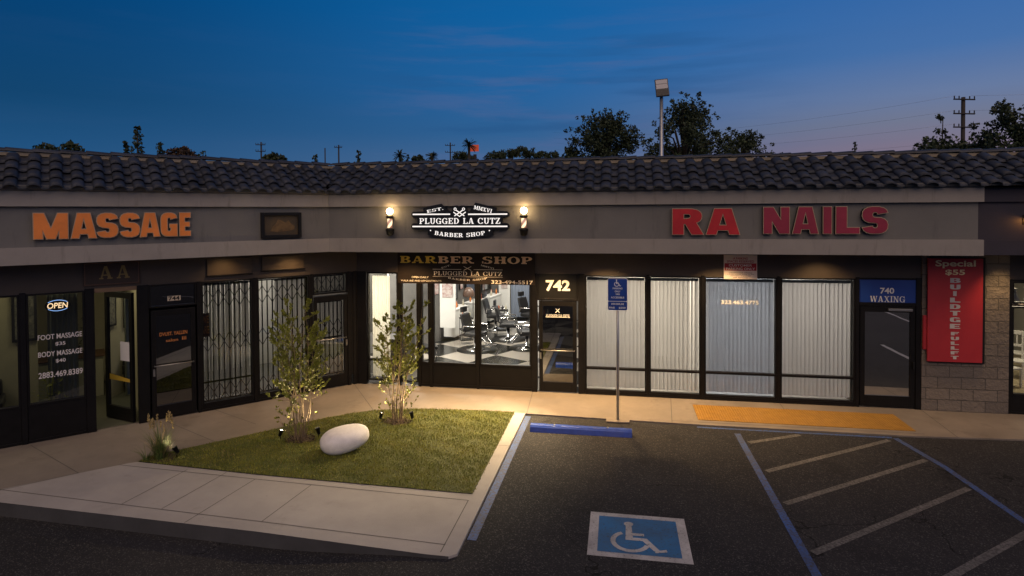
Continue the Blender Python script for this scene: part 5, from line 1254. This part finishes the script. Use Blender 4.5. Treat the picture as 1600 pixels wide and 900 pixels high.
# wall sconce on neighbour fascia
th = thing('wall_lamp', 'small bright wall lamp on the dark fascia at the right edge', 'wall lamp', (7.50, -1.0, 3.95))
build(MB().box(7.46, 7.54, -1.0, -.981, 3.88, 4.06), 'back_plate', [black_m], th, .004)
build(MB().tube([(7.50, -.99, 3.97), (7.50, -1.10, 4.0)], .012, 8), 'arm', [black_m], th)
build(MB().ball((7.50, -1.12, 3.96), .035, 14), 'bulb', [mat('bulb_amber', (1, .6, .2), emit=(1, .42, .10), es=55)], th)
build(MB().lathe([(.02, .07), (.07, .02), (.075, .015), (.022, .062)], (7.50, -1.12, 3.96), 16), 'shade', [black_m], th)

# ================================================================== LOT FURNITURE
# wheel stop
mb = MB(); x0, x1 = -1.66, .25; prof = [(-2.56, 0), (-2.53, .085), (-2.49, .12), (-2.40, .12), (-2.36, .085), (-2.33, 0)]
prof = [(y + .08, z + gz(0, 0)) for y, z in prof]
n = len(prof); SEG = 16; vs = []
for i in range(SEG + 1):
    x = x0 + (x1 - x0) * i / SEG; rr = random.Random(i)
    for y, z in prof: vs.append((x, y + rr.uniform(-.002, .002), z + (rr.uniform(-.003, .002) if z > 0 else 0)))
fs = [(i * n + k, (i + 1) * n + k, (i + 1) * n + k + 1, i * n + k + 1) for i in range(SEG) for k in range(n - 1)] + [tuple(range(n)), tuple(SEG * n + k for k in range(n - 1, -1, -1))]
ws = thing('wheel_stop', 'blue painted concrete wheel stop at the head of the accessible stall', 'wheel stop', (-.7, -2.36, gz(0, 0)))
mb.add(vs, fs, 0); build(mb, 'block', [blue_paint], ws, .006)
for x in (-1.2, -.2): build(MB().lathe([(0, .0), (.018, .0), (.018, .012), (0, .014)], (x, -2.365, .092), 10), 'anchor_bolt', [steel], ws)

# accessible parking sign
ps = thing('parking_sign', 'blue accessible parking sign on a thin steel post at the kerb', 'sign', (-.01, -1.62, 0))
build(MB().tube([(-.01, -1.62, -.03), (-.01, -1.62, 2.82)], .028, 12), 'post', [steel], ps)
build(MB().box(-.24, .22, -1.75, -1.50, -.02, .006), 'footing', [conc], ps, .004)
def rrect(x0, x1, z0, z1, r):
    P = []
    for cx, cz, a0 in ((x1 - r, z1 - r, 0), (x0 + r, z1 - r, 90), (x0 + r, z0 + r, 180), (x1 - r, z0 + r, 270)):
        for k in range(6): a = radians(a0 + 18 * k); P.append((cx + r * cos(a), cz + r * sin(a)))
    return P
build(MB().vprism(rrect(-.205, .185, 2.195, 2.835, .03), -1.658, -1.650), 'plate', [white_v], ps)
build(MB().vprism(rrect(-.195, .175, 2.385, 2.825, .022), -1.662, -1.6585).vprism(rrect(-.195, .175, 2.205, 2.372, .022), -1.662, -1.6585), 'blue_field', [blue_m], ps)
mb = MB(); isa(mb, -.01, 2.745, .145, 0, 'W', -1.6635); build(mb, 'wheelchair_symbol', [white_v], ps)
text_lines([(b_, -.01, -1.6635, z, h, w_, .02) for b_, z, h, w_ in (('PARKING', 2.635, .034, .19), ('ONLY', 2.575, .034, .11), ('VAN', 2.52, .034, .08), ('ACCESSIBLE', 2.455, .036, .26), ('MINIMUM', 2.325, .036, .24))] +
           [('FINE', -.12, -1.6635, 2.25, .036, .11, .02), ('$250', .08, -1.6635, 2.25, .04, .13, .02)], [white_v], ps)
build(MB().lathe([(0, 0), (.012, 0), (.012, .004), (0, .004)], (0, 0, 0), 8), 'bolt', [steel], ps).location = (0, -.045, 2.80)

# boulder
mb = MB(); nseg, nr = 48, 28; vs = []
for i in range(nr + 1):
    th_ = pi * i / nr
    for j in range(nseg):
        ph = 2 * pi * j / nseg; d = Vector((sin(th_) * cos(ph), sin(th_) * sin(ph), cos(th_)))
        e = .62
        sx = math.copysign(abs(d.x) ** .9, d.x) * .45; sy = math.copysign(abs(d.y) ** .92, d.y) * .30; sz = math.copysign(abs(d.z) ** .82, d.z) * .225
        k = 1 + .03 * sin(3 * ph + 1) * sin(th_) - .04 * max(0, d.z) ** 3
        vs.append((sx * k, sy * k, sz * k - .03 * sx * sx))
mb.add(vs, [(i * nseg + j, (i + 1) * nseg + j, (i + 1) * nseg + (j + 1) % nseg, i * nseg + (j + 1) % nseg) for i in range(nr) for j in range(nseg)], 0, True)
rk = single(mb, 'boulder', [stone_m], 'smooth pale grey oval boulder lying on the lawn', 'boulder')
rk.matrix_world = Matrix.Translation((-4.70, -4.0, .225)) @ Matrix.Scale(.93, 4) @ Matrix.Rotation(radians(30), 4, 'Z') @ Matrix.Rotation(radians(-9), 4, 'Y') @ Matrix.Rotation(radians(8), 4, 'X')

# ---- lawn shrubs: several stems, twigs, separate leaves
def shrub(x, y, h, spread, seed, label, nst=10):
    rnd = random.Random(seed); th = thing('shrub', label, 'shrub', (x, y, .02), MR, 'young multi-stem shrubs on the lawn')
    st = MB(); lf = MB()
    def leaf(p, d, s_):
        d = (d + Vector((rnd.uniform(-.8, .8), rnd.uniform(-.8, .8), rnd.uniform(-.5, .8)))).normalized(); l = s_ * rnd.uniform(.7, 1.2)
        w = d.cross(Vector((rnd.uniform(-1, 1), rnd.uniform(-1, 1), rnd.uniform(-1, 1)))).normalized() * l * .24; up_ = w.cross(d) * .25
        lf.add([p, p + d * l * .5 + w + up_, p + d * l, p + d * l * .5 - w + up_], [(0, 1, 2), (0, 2, 3)])
    def twig(p, d, l, r, lev):
        pts = [p]; q_ = p.copy(); dd = d.normalized(); k = 5
        for i in range(k):
            dd = (dd + Vector((rnd.uniform(-.22, .22), rnd.uniform(-.22, .22), rnd.uniform(-.02, .22)))).normalized(); q_ = q_ + dd * l / k; pts.append(q_.copy())
            dens = 3 if lev else 2
            if q_.z > .25 + h * .1:
                for _ in range(dens):
                    if rnd.random() < (.8 if q_.z > h * .36 else .22): leaf(q_, dd, .056)
            if lev == 0 and i >= 1 and rnd.random() < .7: twig(q_, (dd + Vector((rnd.uniform(-.9, .9), rnd.uniform(-.9, .9), .2))), l * .5, r * .6, 1)
        for _ in range(4): leaf(q_, dd, .055)
        st.tube(pts, [r * (1 - .75 * i / k) for i in range(k + 1)], 5, cap=False)
    for s_ in range(nst):
        a = 2 * pi * s_ / nst + rnd.uniform(-.35, .35); rr = rnd.uniform(.02, .12)
        p = Vector((x + rr * cos(a), y + rr * sin(a), 0)); hh = h * rnd.uniform(.68, 1.0); sp_ = spread * (rnd.uniform(.05, .45) if s_ % 2 else rnd.uniform(.5, 1.0))
        pts = [p]; n_ = 12; rad0 = rnd.uniform(.008, .014); wob = rnd.uniform(0, 6)
        for i in range(1, n_ + 1):
            f_ = i / n_; q_ = Vector((p.x + cos(a) * sp_ * f_ ** 1.1 + .035 * sin(f_ * 7 + wob), p.y + sin(a) * sp_ * f_ ** 1.1 + .035 * cos(f_ * 6 + wob), hh * f_)); pts.append(q_)
        st.tube(pts, [rad0 * (1 - .82 * i / n_) for i in range(n_ + 1)], 7, cap=False)
        for i in range(2, n_ + 1):
            f_ = i / n_; m_ = 1 if f_ < .3 or rnd.random() < .45 else 2
            for _ in range(m_):
                if rnd.random() < (.45 if f_ < .35 else .85):
                    b_ = a + rnd.uniform(-1.6, 1.6); l = spread * rnd.uniform(.35, .8) * (1.05 - .55 * f_)
                    twig(pts[i], Vector((cos(b_), sin(b_), rnd.uniform(-.05, 1.0))), l, .0042, 0)
    for _ in range(10):
        a = rnd.uniform(0, 2 * pi); twig(Vector((x + .1 * cos(a), y + .1 * sin(a), 0)), Vector((cos(a) * .7, sin(a) * .7, 1)), rnd.uniform(.3, .6), .005, 0)
    build(st, 'stems', [bark_l], th); build(lf, 'foliage', [leaf_l], th)
    mb = MB(); vs = [(x, y, .05)]
    for k in range(26): a = 2 * pi * k / 26; r = .27 + rnd.uniform(-.04, .04); vs.append((x + r * cos(a), y + r * .8 * sin(a), .022))
    mb.add(vs, [(0, 1 + k, 1 + (k + 1) % 26) for k in range(26)], 0, True)
    for _ in range(120):
        a = rnd.uniform(0, 2 * pi); r = rnd.uniform(0, .30); s_ = rnd.uniform(.008, .025); mb.ball((x + r * cos(a), y + r * .8 * sin(a), .035), s_, 6, sc=(1, 1, .5))
    build(mb, 'mulch_ring', [soil_m], th)
shrub(-5.75, -3.62, 2.45, .50, 21, 'larger young shrub with thin stems at the left of the boulder')
shrub(-4.33, -2.44, 2.42, .48, 34, 'young shrub in the back of the lawn before the barber shop corner')

# landscape spots
def spot(x, y, tx, ty, label, e, lit=True, tz=1.1):
    th = thing('landscape_light', label, 'landscape light', (x, y, .02), MR, 'small black uplights staked in the lawn')
    d = Vector((tx - x, ty - y, tz - .12)).normalized(); c = Vector((x, y, .13))
    build(MB().tube([(x, y, 0), (x, y, .11)], .008, 8), 'stake', [black_m], th)
    build(MB().tube([c - d * .05, c + d * .05, c + d * .051, c + d * .075], [.028, .038, .043, .043], 14, cap=False), 'housing', [black_m], th)
    build(MB().tube([c + d * .045, c + d * .050], .036, 14), 'lens', [lamp_warm if not lit else mat('uplight_lens', (1, .9, .7), emit=(1, .80, .50), es=26)], th)
    if lit: lamp('SPOT', 'lamp', e, (1, .76, .42), c + d * .085, th, (tx, ty, tz), size=.03, spot=75, blend=.7)
spot(-6.09, -3.70, -5.78, -3.62, 'lit uplight left of the larger shrub', 110)
spot(-4.64, -2.50, -4.38, -2.44, 'lit uplight left of the rear shrub', 110)
spot(-4.03, -2.40, -4.25, -2.44, 'uplight right of the rear shrub', 70)
spot(-5.45, -3.50, -5.70, -3.60, 'uplight right of the larger shrub, behind the boulder', 70)
spot(-7.40, -4.72, -7.62, -4.80, 'small uplight beside the grass clump at the lawn tip', 14, tz=.5)
lamp_back = None

# ornamental grass clump
th = thing('ornamental_grass', 'clump of tall ornamental grass with straw seed heads at the pointed lawn tip', 'ornamental grass', (-7.64, -4.80, .02))
rnd = random.Random(77); mg = MB(); ms_ = MB()
def gblade(mb, x, y, a, h, lean, w, droop):
    pts = []; k = 6
    for i in range(k + 1):
        f_ = i / k; r = lean * f_ + droop * f_ ** 3; z = h * (f_ - .35 * droop / max(h, .1) * f_ ** 3)
        pts.append(Vector((x + cos(a) * r, y + sin(a) * r, .02 + z)))
    s_ = Vector((-sin(a), cos(a), 0))
    for i in range(k):
        w0 = w * (1 - i / k) + .0008; w1 = w * (1 - (i + 1) / k) + .0008
        mb.add([pts[i] - s_ * w0, pts[i] + s_ * w0, pts[i + 1] + s_ * w1, pts[i + 1] - s_ * w1], [(0, 1, 2, 3)])
    return pts
for _ in range(170):
    a = rnd.uniform(0, 2 * pi); r = rnd.uniform(0, .09); gblade(mg, -7.64 + r * cos(a), -4.80 + r * sin(a), a + rnd.uniform(-.5, .5), rnd.uniform(.3, .62), rnd.uniform(.03, .22), rnd.uniform(.004, .007), rnd.uniform(0, .22))
for _ in range(60):
    a = rnd.uniform(0, 2 * pi); r = rnd.uniform(0, .09); gblade(ms_, -7.64 + r * cos(a), -4.80 + r * sin(a), a, rnd.uniform(.2, .45), rnd.uniform(.03, .2), .006, .1)
for _ in range(16):
    a = rnd.uniform(0, 2 * pi); pts = gblade(ms_, -7.64, -4.80, a, rnd.uniform(.60, .80), rnd.uniform(.05, .2), .003, .05)
    for k in range(22):
        p = pts[-1] + Vector((rnd.uniform(-.012, .012), rnd.uniform(-.012, .012), rnd.uniform(-.12, .02))); ms_.ball(p, .007, 6, sc=(1, 1, 1.8))
for _ in range(26):
    a = rnd.uniform(0, 2 * pi); gblade(mg, -7.80 + .04 * cos(a), -4.93 + .03 * sin(a), a, rnd.uniform(.15, .28), rnd.uniform(.05, .14), .005, .12)
build(mg, 'blades', [blade_g], th); build(ms_, 'seed_heads', [straw], th)
mb = MB(); mb.add([(-7.90, -4.94, .018), (-7.62, -4.96, .018), (-7.38, -4.90, .018), (-7.42, -4.62, .018), (-7.60, -4.50, .018), (-7.84, -4.72, .018)], [(0, 1, 2, 3, 4, 5)]); build(mb, 'soil_patch', [soil_m], th)

# ================================================================== BACKGROUND
def leafcloud(mb, centres, n, ls, rnd, m=0):
    tot = sum(r ** 2 for _, r in centres)
    for c, r in centres:
        for _ in range(max(6, int(n * r * r / tot))):
            d = Vector((rnd.gauss(0, 1), rnd.gauss(0, 1), rnd.gauss(0, 1))); d.normalize(); d *= r * rnd.random() ** .5
            p = c + d; a = Vector((rnd.uniform(-1, 1), rnd.uniform(-1, 1), rnd.uniform(-1, 1))).normalized(); b_ = a.cross(Vector((rnd.uniform(-1, 1), rnd.uniform(-1, 1), rnd.uniform(-1, 1)))).normalized(); s_ = ls * rnd.uniform(.6, 1.3)
            o = len(mb.v); mb.v += [tuple(p - a * s_ - b_ * s_ * .5), tuple(p + a * s_ * .3 - b_ * s_ * .7), tuple(p + a * s_), tuple(p + b_ * s_ * .7)]
            mb.f.append((o, o + 1, o + 2, o + 3)); mb.m.append(m); mb.sm.append(False)
def tree(x, y, h, w, label, seed, kind='broad', n=2600, m=leaf_d, ls=.11, name='tree', grp='trees standing behind the shops', lo=.3):
    rnd = random.Random(seed); th = thing(name, label, 'tree', (x, y, 0), MR, grp); tr = MB(); cs = []
    if kind == 'broad':
        top = h * .9; tr.tube([(x, y, 0), (x + rnd.uniform(-.1, .1), y, h * lo), (x, y, h * .62)], [w * .035 + .06, w * .03 + .05, .05], 8)
        k = max(20, int(w * 14)); lo = max(lo, .5)
        for i in range(k):
            a = rnd.uniform(0, 2 * pi); u = rnd.random() ** .5; zf = rnd.random()
            rad = (w / 2) * u * math.sin(pi * (.30 + .60 * zf)) ** .8
            c = Vector((x + rad * cos(a), y + rad * sin(a) * .8, h * (lo + (.97 - lo) * zf - .0 * u) - .25)); r = rnd.uniform(.10, .17) * w * (1.05 - .45 * zf) + .08
            cs.append((c, r)); tr.tube([(x, y, h * (lo + .3 * zf * (1 - lo))), (Vector((x, y, c.z)) * .45 + c * .55) - Vector((0, 0, .2)), c], [.07, .045, .02], 5, cap=False)
            for _ in range(3):
                d = Vector((rnd.uniform(-1, 1) + .8 * cos(a), rnd.uniform(-1, 1), rnd.uniform(.1, 1.3))).normalized() * r * rnd.uniform(1.0, 1.7); cs.append((c + d, r * rnd.uniform(.22, .42)))
    elif kind == 'conifer':
        tr.tube([(x, y, 0), (x, y, h * .98)], [.16, .03], 8); k = 26
        for i in range(k):
            f_ = i / k; z = h * (.35 + .65 * f_); r = (w / 2) * (1 - f_) ** .8 + .1
            for j in range(4):
                a = rnd.uniform(0, 2 * pi); rr = r * rnd.uniform(.2, .95); cs.append((Vector((x + rr * cos(a), y + rr * sin(a), z)), r * .28 + .08))
    elif kind == 'round':
        tr.tube([(x, y, 0), (x, y, h * .6)], [.16, .08], 8)
        for i in range(26):
            a = rnd.uniform(0, 2 * pi); e = rnd.uniform(-.5, 1); rr = w * .36 * math.sqrt(max(0, 1 - e * e)); cs.append((Vector((x + rr * cos(a), y + rr * sin(a), h - w * .38 + e * w * .26)), w * .16))
    elif kind == 'wispy':
        tr.tube([(x, y, 0), (x, y, h * .5), (x + .1, y, h * .97)], [.13, .07, .02], 7)
        for i in range(34):
            f_ = rnd.uniform(.45, 1); a = rnd.uniform(0, 2 * pi); r = w / 2 * (1.15 - f_ * .75) * rnd.uniform(.3, 1); c = Vector((x + r * cos(a), y + r * sin(a), h * f_ + r * .3)); cs.append((c, rnd.uniform(.10, .2))); tr.tube([(x, y, h * f_ - .2), c], [.025, .01], 4, cap=False)
    elif kind == 'palm':
        tr.tube([(x, y, 0), (x + .1, y, h * .6), (x, y, h - w * .35)], [.2, .15, .15], 8)
        fm = MB(); hub = Vector((x, y, h - w * .38))
        for i in range(46):
            a = rnd.uniform(0, 2 * pi); e = rnd.uniform(-.8, 1.3); L_ = w * .5 * rnd.uniform(.8, 1.05); d = Vector((cos(a) * cos(e), sin(a) * cos(e), sin(e))); pts = [hub + d * L_ * k / 6 - Vector((0, 0, .25 * L_ * (k / 6) ** 2)) for k in range(7)]
            for k in range(6):
                for s_ in (-1, 1):
                    for q_ in range(3):
                        b0 = pts[k].lerp(pts[k + 1], q_ / 3); sd_ = d.cross(Vector((0, 0, 1))).normalized() * s_; tip = b0 + (sd_ * .32 + d * .25) * L_ * .5 * (1 - .5 * k / 6) - Vector((0, 0, .04)); fm.add([b0, b0 + d * .16 * L_, tip], [(0, 1, 2)])
        build(tr, 'trunk', [bark_d], th); build(fm, 'crown', [leaf_p], th); return th
    build(tr, 'trunk', [bark_d], th)
    fm = MB(); leafcloud(fm, cs, n, ls, rnd); build(fm, 'crown', [m], th); return th
tree(-27.7, 12.3, 7.9, 2.8, 'low broad dark tree above the far left of the tiled roof', 1, 'round', 2400)
tree(-30.0, 19.8, 9.9, 1.9, 'tall narrow tree, highest of the left group', 2, 'conifer', 1800, lo=.3)
tree(-31.0, 20.0, 9.0, .9, 'slim tree touching the left side of the tallest left tree', 62, 'conifer', 700)
tree(-28.9, 20.4, 8.9, 1.3, 'small bushy tree right of the tallest left tree', 3, 'conifer', 1300)
tree(-30.0, 23.7, 8.95, 2.0, 'small reddish-brown tree in the left group', 4, 'round', 1300, m=leaf_r)
tree(-30.2, 26.2, 8.7, 1.3, 'thin bare-looking tree right of the reddish tree', 5, 'wispy', 350)
tree(-26.1, 28.9, 8.9, 2.0, 'rounded dark bush right of the left utility pole', 6, 'round', 1400)
tree(-28.2, 39.2, 9.9, 1.3, 'small pointed tree near the roof corner', 7, 'conifer', 900)
tree(-24.7, 41.0, 10.4, 1.8, 'clumped dark tree right of the roof corner', 8, 'conifer', 1100, lo=.5)
tree(-22.8, 47.2, 11.0, 1.6, 'small fan palm with a single trunk on the skyline', 9, 'palm', name='palm_tree')
tree(-22.0, 47.5, 10.6, .8, 'slim dark tree touching the small fan palm', 10, 'conifer', 500)
tree(-19.4, 43.1, 9.9, 1.4, 'low round tree, left of the pair beside the utility pole', 11, 'round', 800)
tree(-18.1, 43.5, 10.3, 1.3, 'low palm-like tree, right of the pair beside the utility pole', 12, 'palm', name='palm_tree')
tree(-19.2, 58.8, 11.9, 2.2, 'dark round tree left below the red lit billboard', 13, 'round', 900)
tree(-18.3, 59.0, 11.6, 2.4, 'dark round tree under the red lit billboard', 14, 'round', 900)
tree(-15.2, 59.4, 11.8, 2.6, 'dark round tree right below the red lit billboard', 15, 'round', 900)
tree(-16.7, 53.0, 12.7, 1.9, 'palm silhouetted in front of the red lit billboard', 16, 'palm', name='palm_tree')
for k, (x, y, h, w) in enumerate([(-13.6, 55, 11.3, 1.7), (-12.5, 55.2, 11.7, 2.2), (-11.1, 55.4, 11.9, 2.2), (-9.9, 55.5, 11.7, 2.2), (-8.6, 55.7, 11.3, 2.2), (-7.4, 55.8, 11.3, 2.0)]):
    tree(x, y, h, w, ['first', 'second', 'third', 'fourth', 'fifth', 'sixth'][k] + ' tree from the left in the low row left of the big trees', 20 + k, 'round', 900)
tree(-.70, 20.3, 9.95, 4.6, 'big spreading dark tree left of the lamp pole', 30, 'broad', 24000, ls=.065)
tree(-2.5, 21.0, 8.3, 1.9, 'lower shoulder tree left of the big spreading tree', 31, 'broad', 5000, ls=.07)
tree(3.6, 20.1, 10.4, 4.6, 'tallest dark tree right of the lamp pole', 32, 'broad', 24000, ls=.065)
tree(2.2, 21.0, 7.6, 1.8, 'low dark tree at the foot of the lamp pole', 33, 'broad', 1800, ls=.08)
tree(7.3, 23.6, 9.0, 4.2, 'smaller uneven tree right of the two big trees', 35, 'broad', 14000, ls=.065)
tree(17.2, 22.4, 9.45, 2.3, 'sparse wispy tree left of the tall utility pole', 36, 'wispy', 900, ls=.08)
tree(16.3, 20.6, 8.0, 3.0, 'rounded green tree below the wispy tree', 37, 'round', 2600, ls=.09)
tree(16.25, 14.1, 8.9, 3.6, 'dense dark tree at the right edge of the skyline', 38, 'broad', 16000, ls=.065)
tree(15.9, 16.3, 7.9, 1.6, 'smaller dense tree just right of the tall utility pole', 39, 'broad', 2200, ls=.08)
tree(-14.5, 62, 11.2, 2.0, 'small far tree between the billboard and the low row', 40, 'round', 600)

def upole(x, y, h, arms, aw, label, r=.13, ang=.3):
    th = thing('utility_pole', label, 'utility pole', (x, y, 0), MR, 'wooden utility poles on the skyline')
    build(MB().tube([(x, y, 0), (x, y, h)], [r * 1.2, r], 8), 'pole', [pole_w], th)
    for z in arms:
        c, s_ = cos(ang) * aw / 2, sin(ang) * aw / 2
        mb = MB(); mb.tube([(x - c, y - s_ - .12, z), (x + c, y + s_ - .12, z)], .045, 6); ob = build(mb, 'crossarm', [pole_w], th)
        mb = MB()
        for k in (-.95, -.5, .5, .95): mb.tube([(x + c * k, y + s_ * k - .12, z + .05), (x + c * k, y + s_ * k - .12, z + .20)], .035, 6)
        build(mb, 'insulators', [pole_w], ob)
upole(-37.7, 45.3, 11.9, (11.6, 10.9), 1.0, 'thin utility pole with two crossarms above the left roof', r=.08)
upole(-34.3, 53.0, 12.0, (), 1, 'bare thin pole left of the roof corner', r=.07)
upole(-32.9, 53.7, 12.4, (12.1,), .9, 'thin pole with one short crossarm right of the roof corner', r=.09)
upole(-21.8, 63.3, 13.5, (13.1, 12.2), 1.3, 'utility pole just left of the red lit billboard', r=.09)
upole(20.3, 26.4, 10.9, (10.75, 9.9, 9.1, 8.05), 1.4, 'tall utility pole with four crossarms at the right', r=.11)
tree(20.2, 42.8, 10.3, .7, 'thin pointed conifer on the bare right skyline', 41, 'conifer', 260, ls=.09)
# wires
def wire(p, q, sag, label):
    pts = [Vector(p).lerp(Vector(q), k / 14) - Vector((0, 0, sag * 4 * (k / 14) * (1 - k / 14))) for k in range(15)]
    single(MB().tube(pts, .005, 5), 'power_line', [steel], label, 'power line', p, group='overhead lines right of the big trees')
pairs = [(10.97, 'highest overhead line from the tall utility pole'), (10.1, 'second overhead line down from the tall utility pole'), (9.3, 'third overhead line down from the tall utility pole'), (8.25, 'lowest overhead line from the tall utility pole')]
for k, (z, lb) in enumerate(pairs):
    wire((20.2 - .4, 26.2, z), (-8, 62 + k, z + 3.3 + .3 * k), 1.1, lb)
    wire((20.2 + .5, 26.4, z), (60, 22, z + 1.5), .8, lb.replace('from the tall utility pole', 'leaving the tall pole to the right'))

# red lit billboard
th = thing('billboard', 'red lit billboard far away behind a palm', 'billboard', (-16.4, 54.6, 0))
build(MB().tube([(-16.4, 54.7, 0), (-16.4, 54.7, 11.0)], .2, 8), 'column', [pole_w], th)
build(MB().box(-16.95, -15.95, 54.55, 54.75, 11.35, 12.1), 'panel', [mat('billboard_red', (.4, .08, .04), emit=(.9, .12, .04), es=.30, col2=(.2, .02, .02), vscale=1.5)], th)

# area light pole on the roof side
th = thing('area_light', 'grey lot light with a tilted flat lamp head on a steel pole behind the roof', 'area light', (1.8, 12.2, 0))
build(MB().tube([(1.8, 12.2, 0), (1.8, 12.2, 8.95)], [.11, .075], 12), 'pole', [steel], th)
hm = Matrix.Translation((1.82, 12.15, 9.32)) @ Matrix.Rotation(radians(-4), 4, 'Y') @ Matrix.Rotation(radians(-22), 4, 'X')
hb = MB().box(-.27, .27, -.04, .06, -.40, .42); hb.v = [tuple(hm @ Vector(p)) for p in hb.v]; head = build(hb, 'lamp_head', [mat('lamp_head_grey', (.06, .06, .065), .5)], th, .02)
for z0, z1 in ((-.06, .16), (.18, .37)):
    hb = MB().box(-.235, .235, -.046, -.0405, z0, z1); hb.v = [tuple(hm @ Vector(p)) for p in hb.v]; build(hb, 'lens', [mat('lens_grey', (.45, .44, .47), .3)], head)
hb = MB()
for k in range(9): hb.box(-.235 + k * .055, -.215 + k * .055, -.055, -.0405, -.36, -.10)
hb.v = [tuple(hm @ Vector(p)) for p in hb.v]; build(hb, 'heat_sink', [mat('fin_grey', (.045, .045, .05), .6)], head)
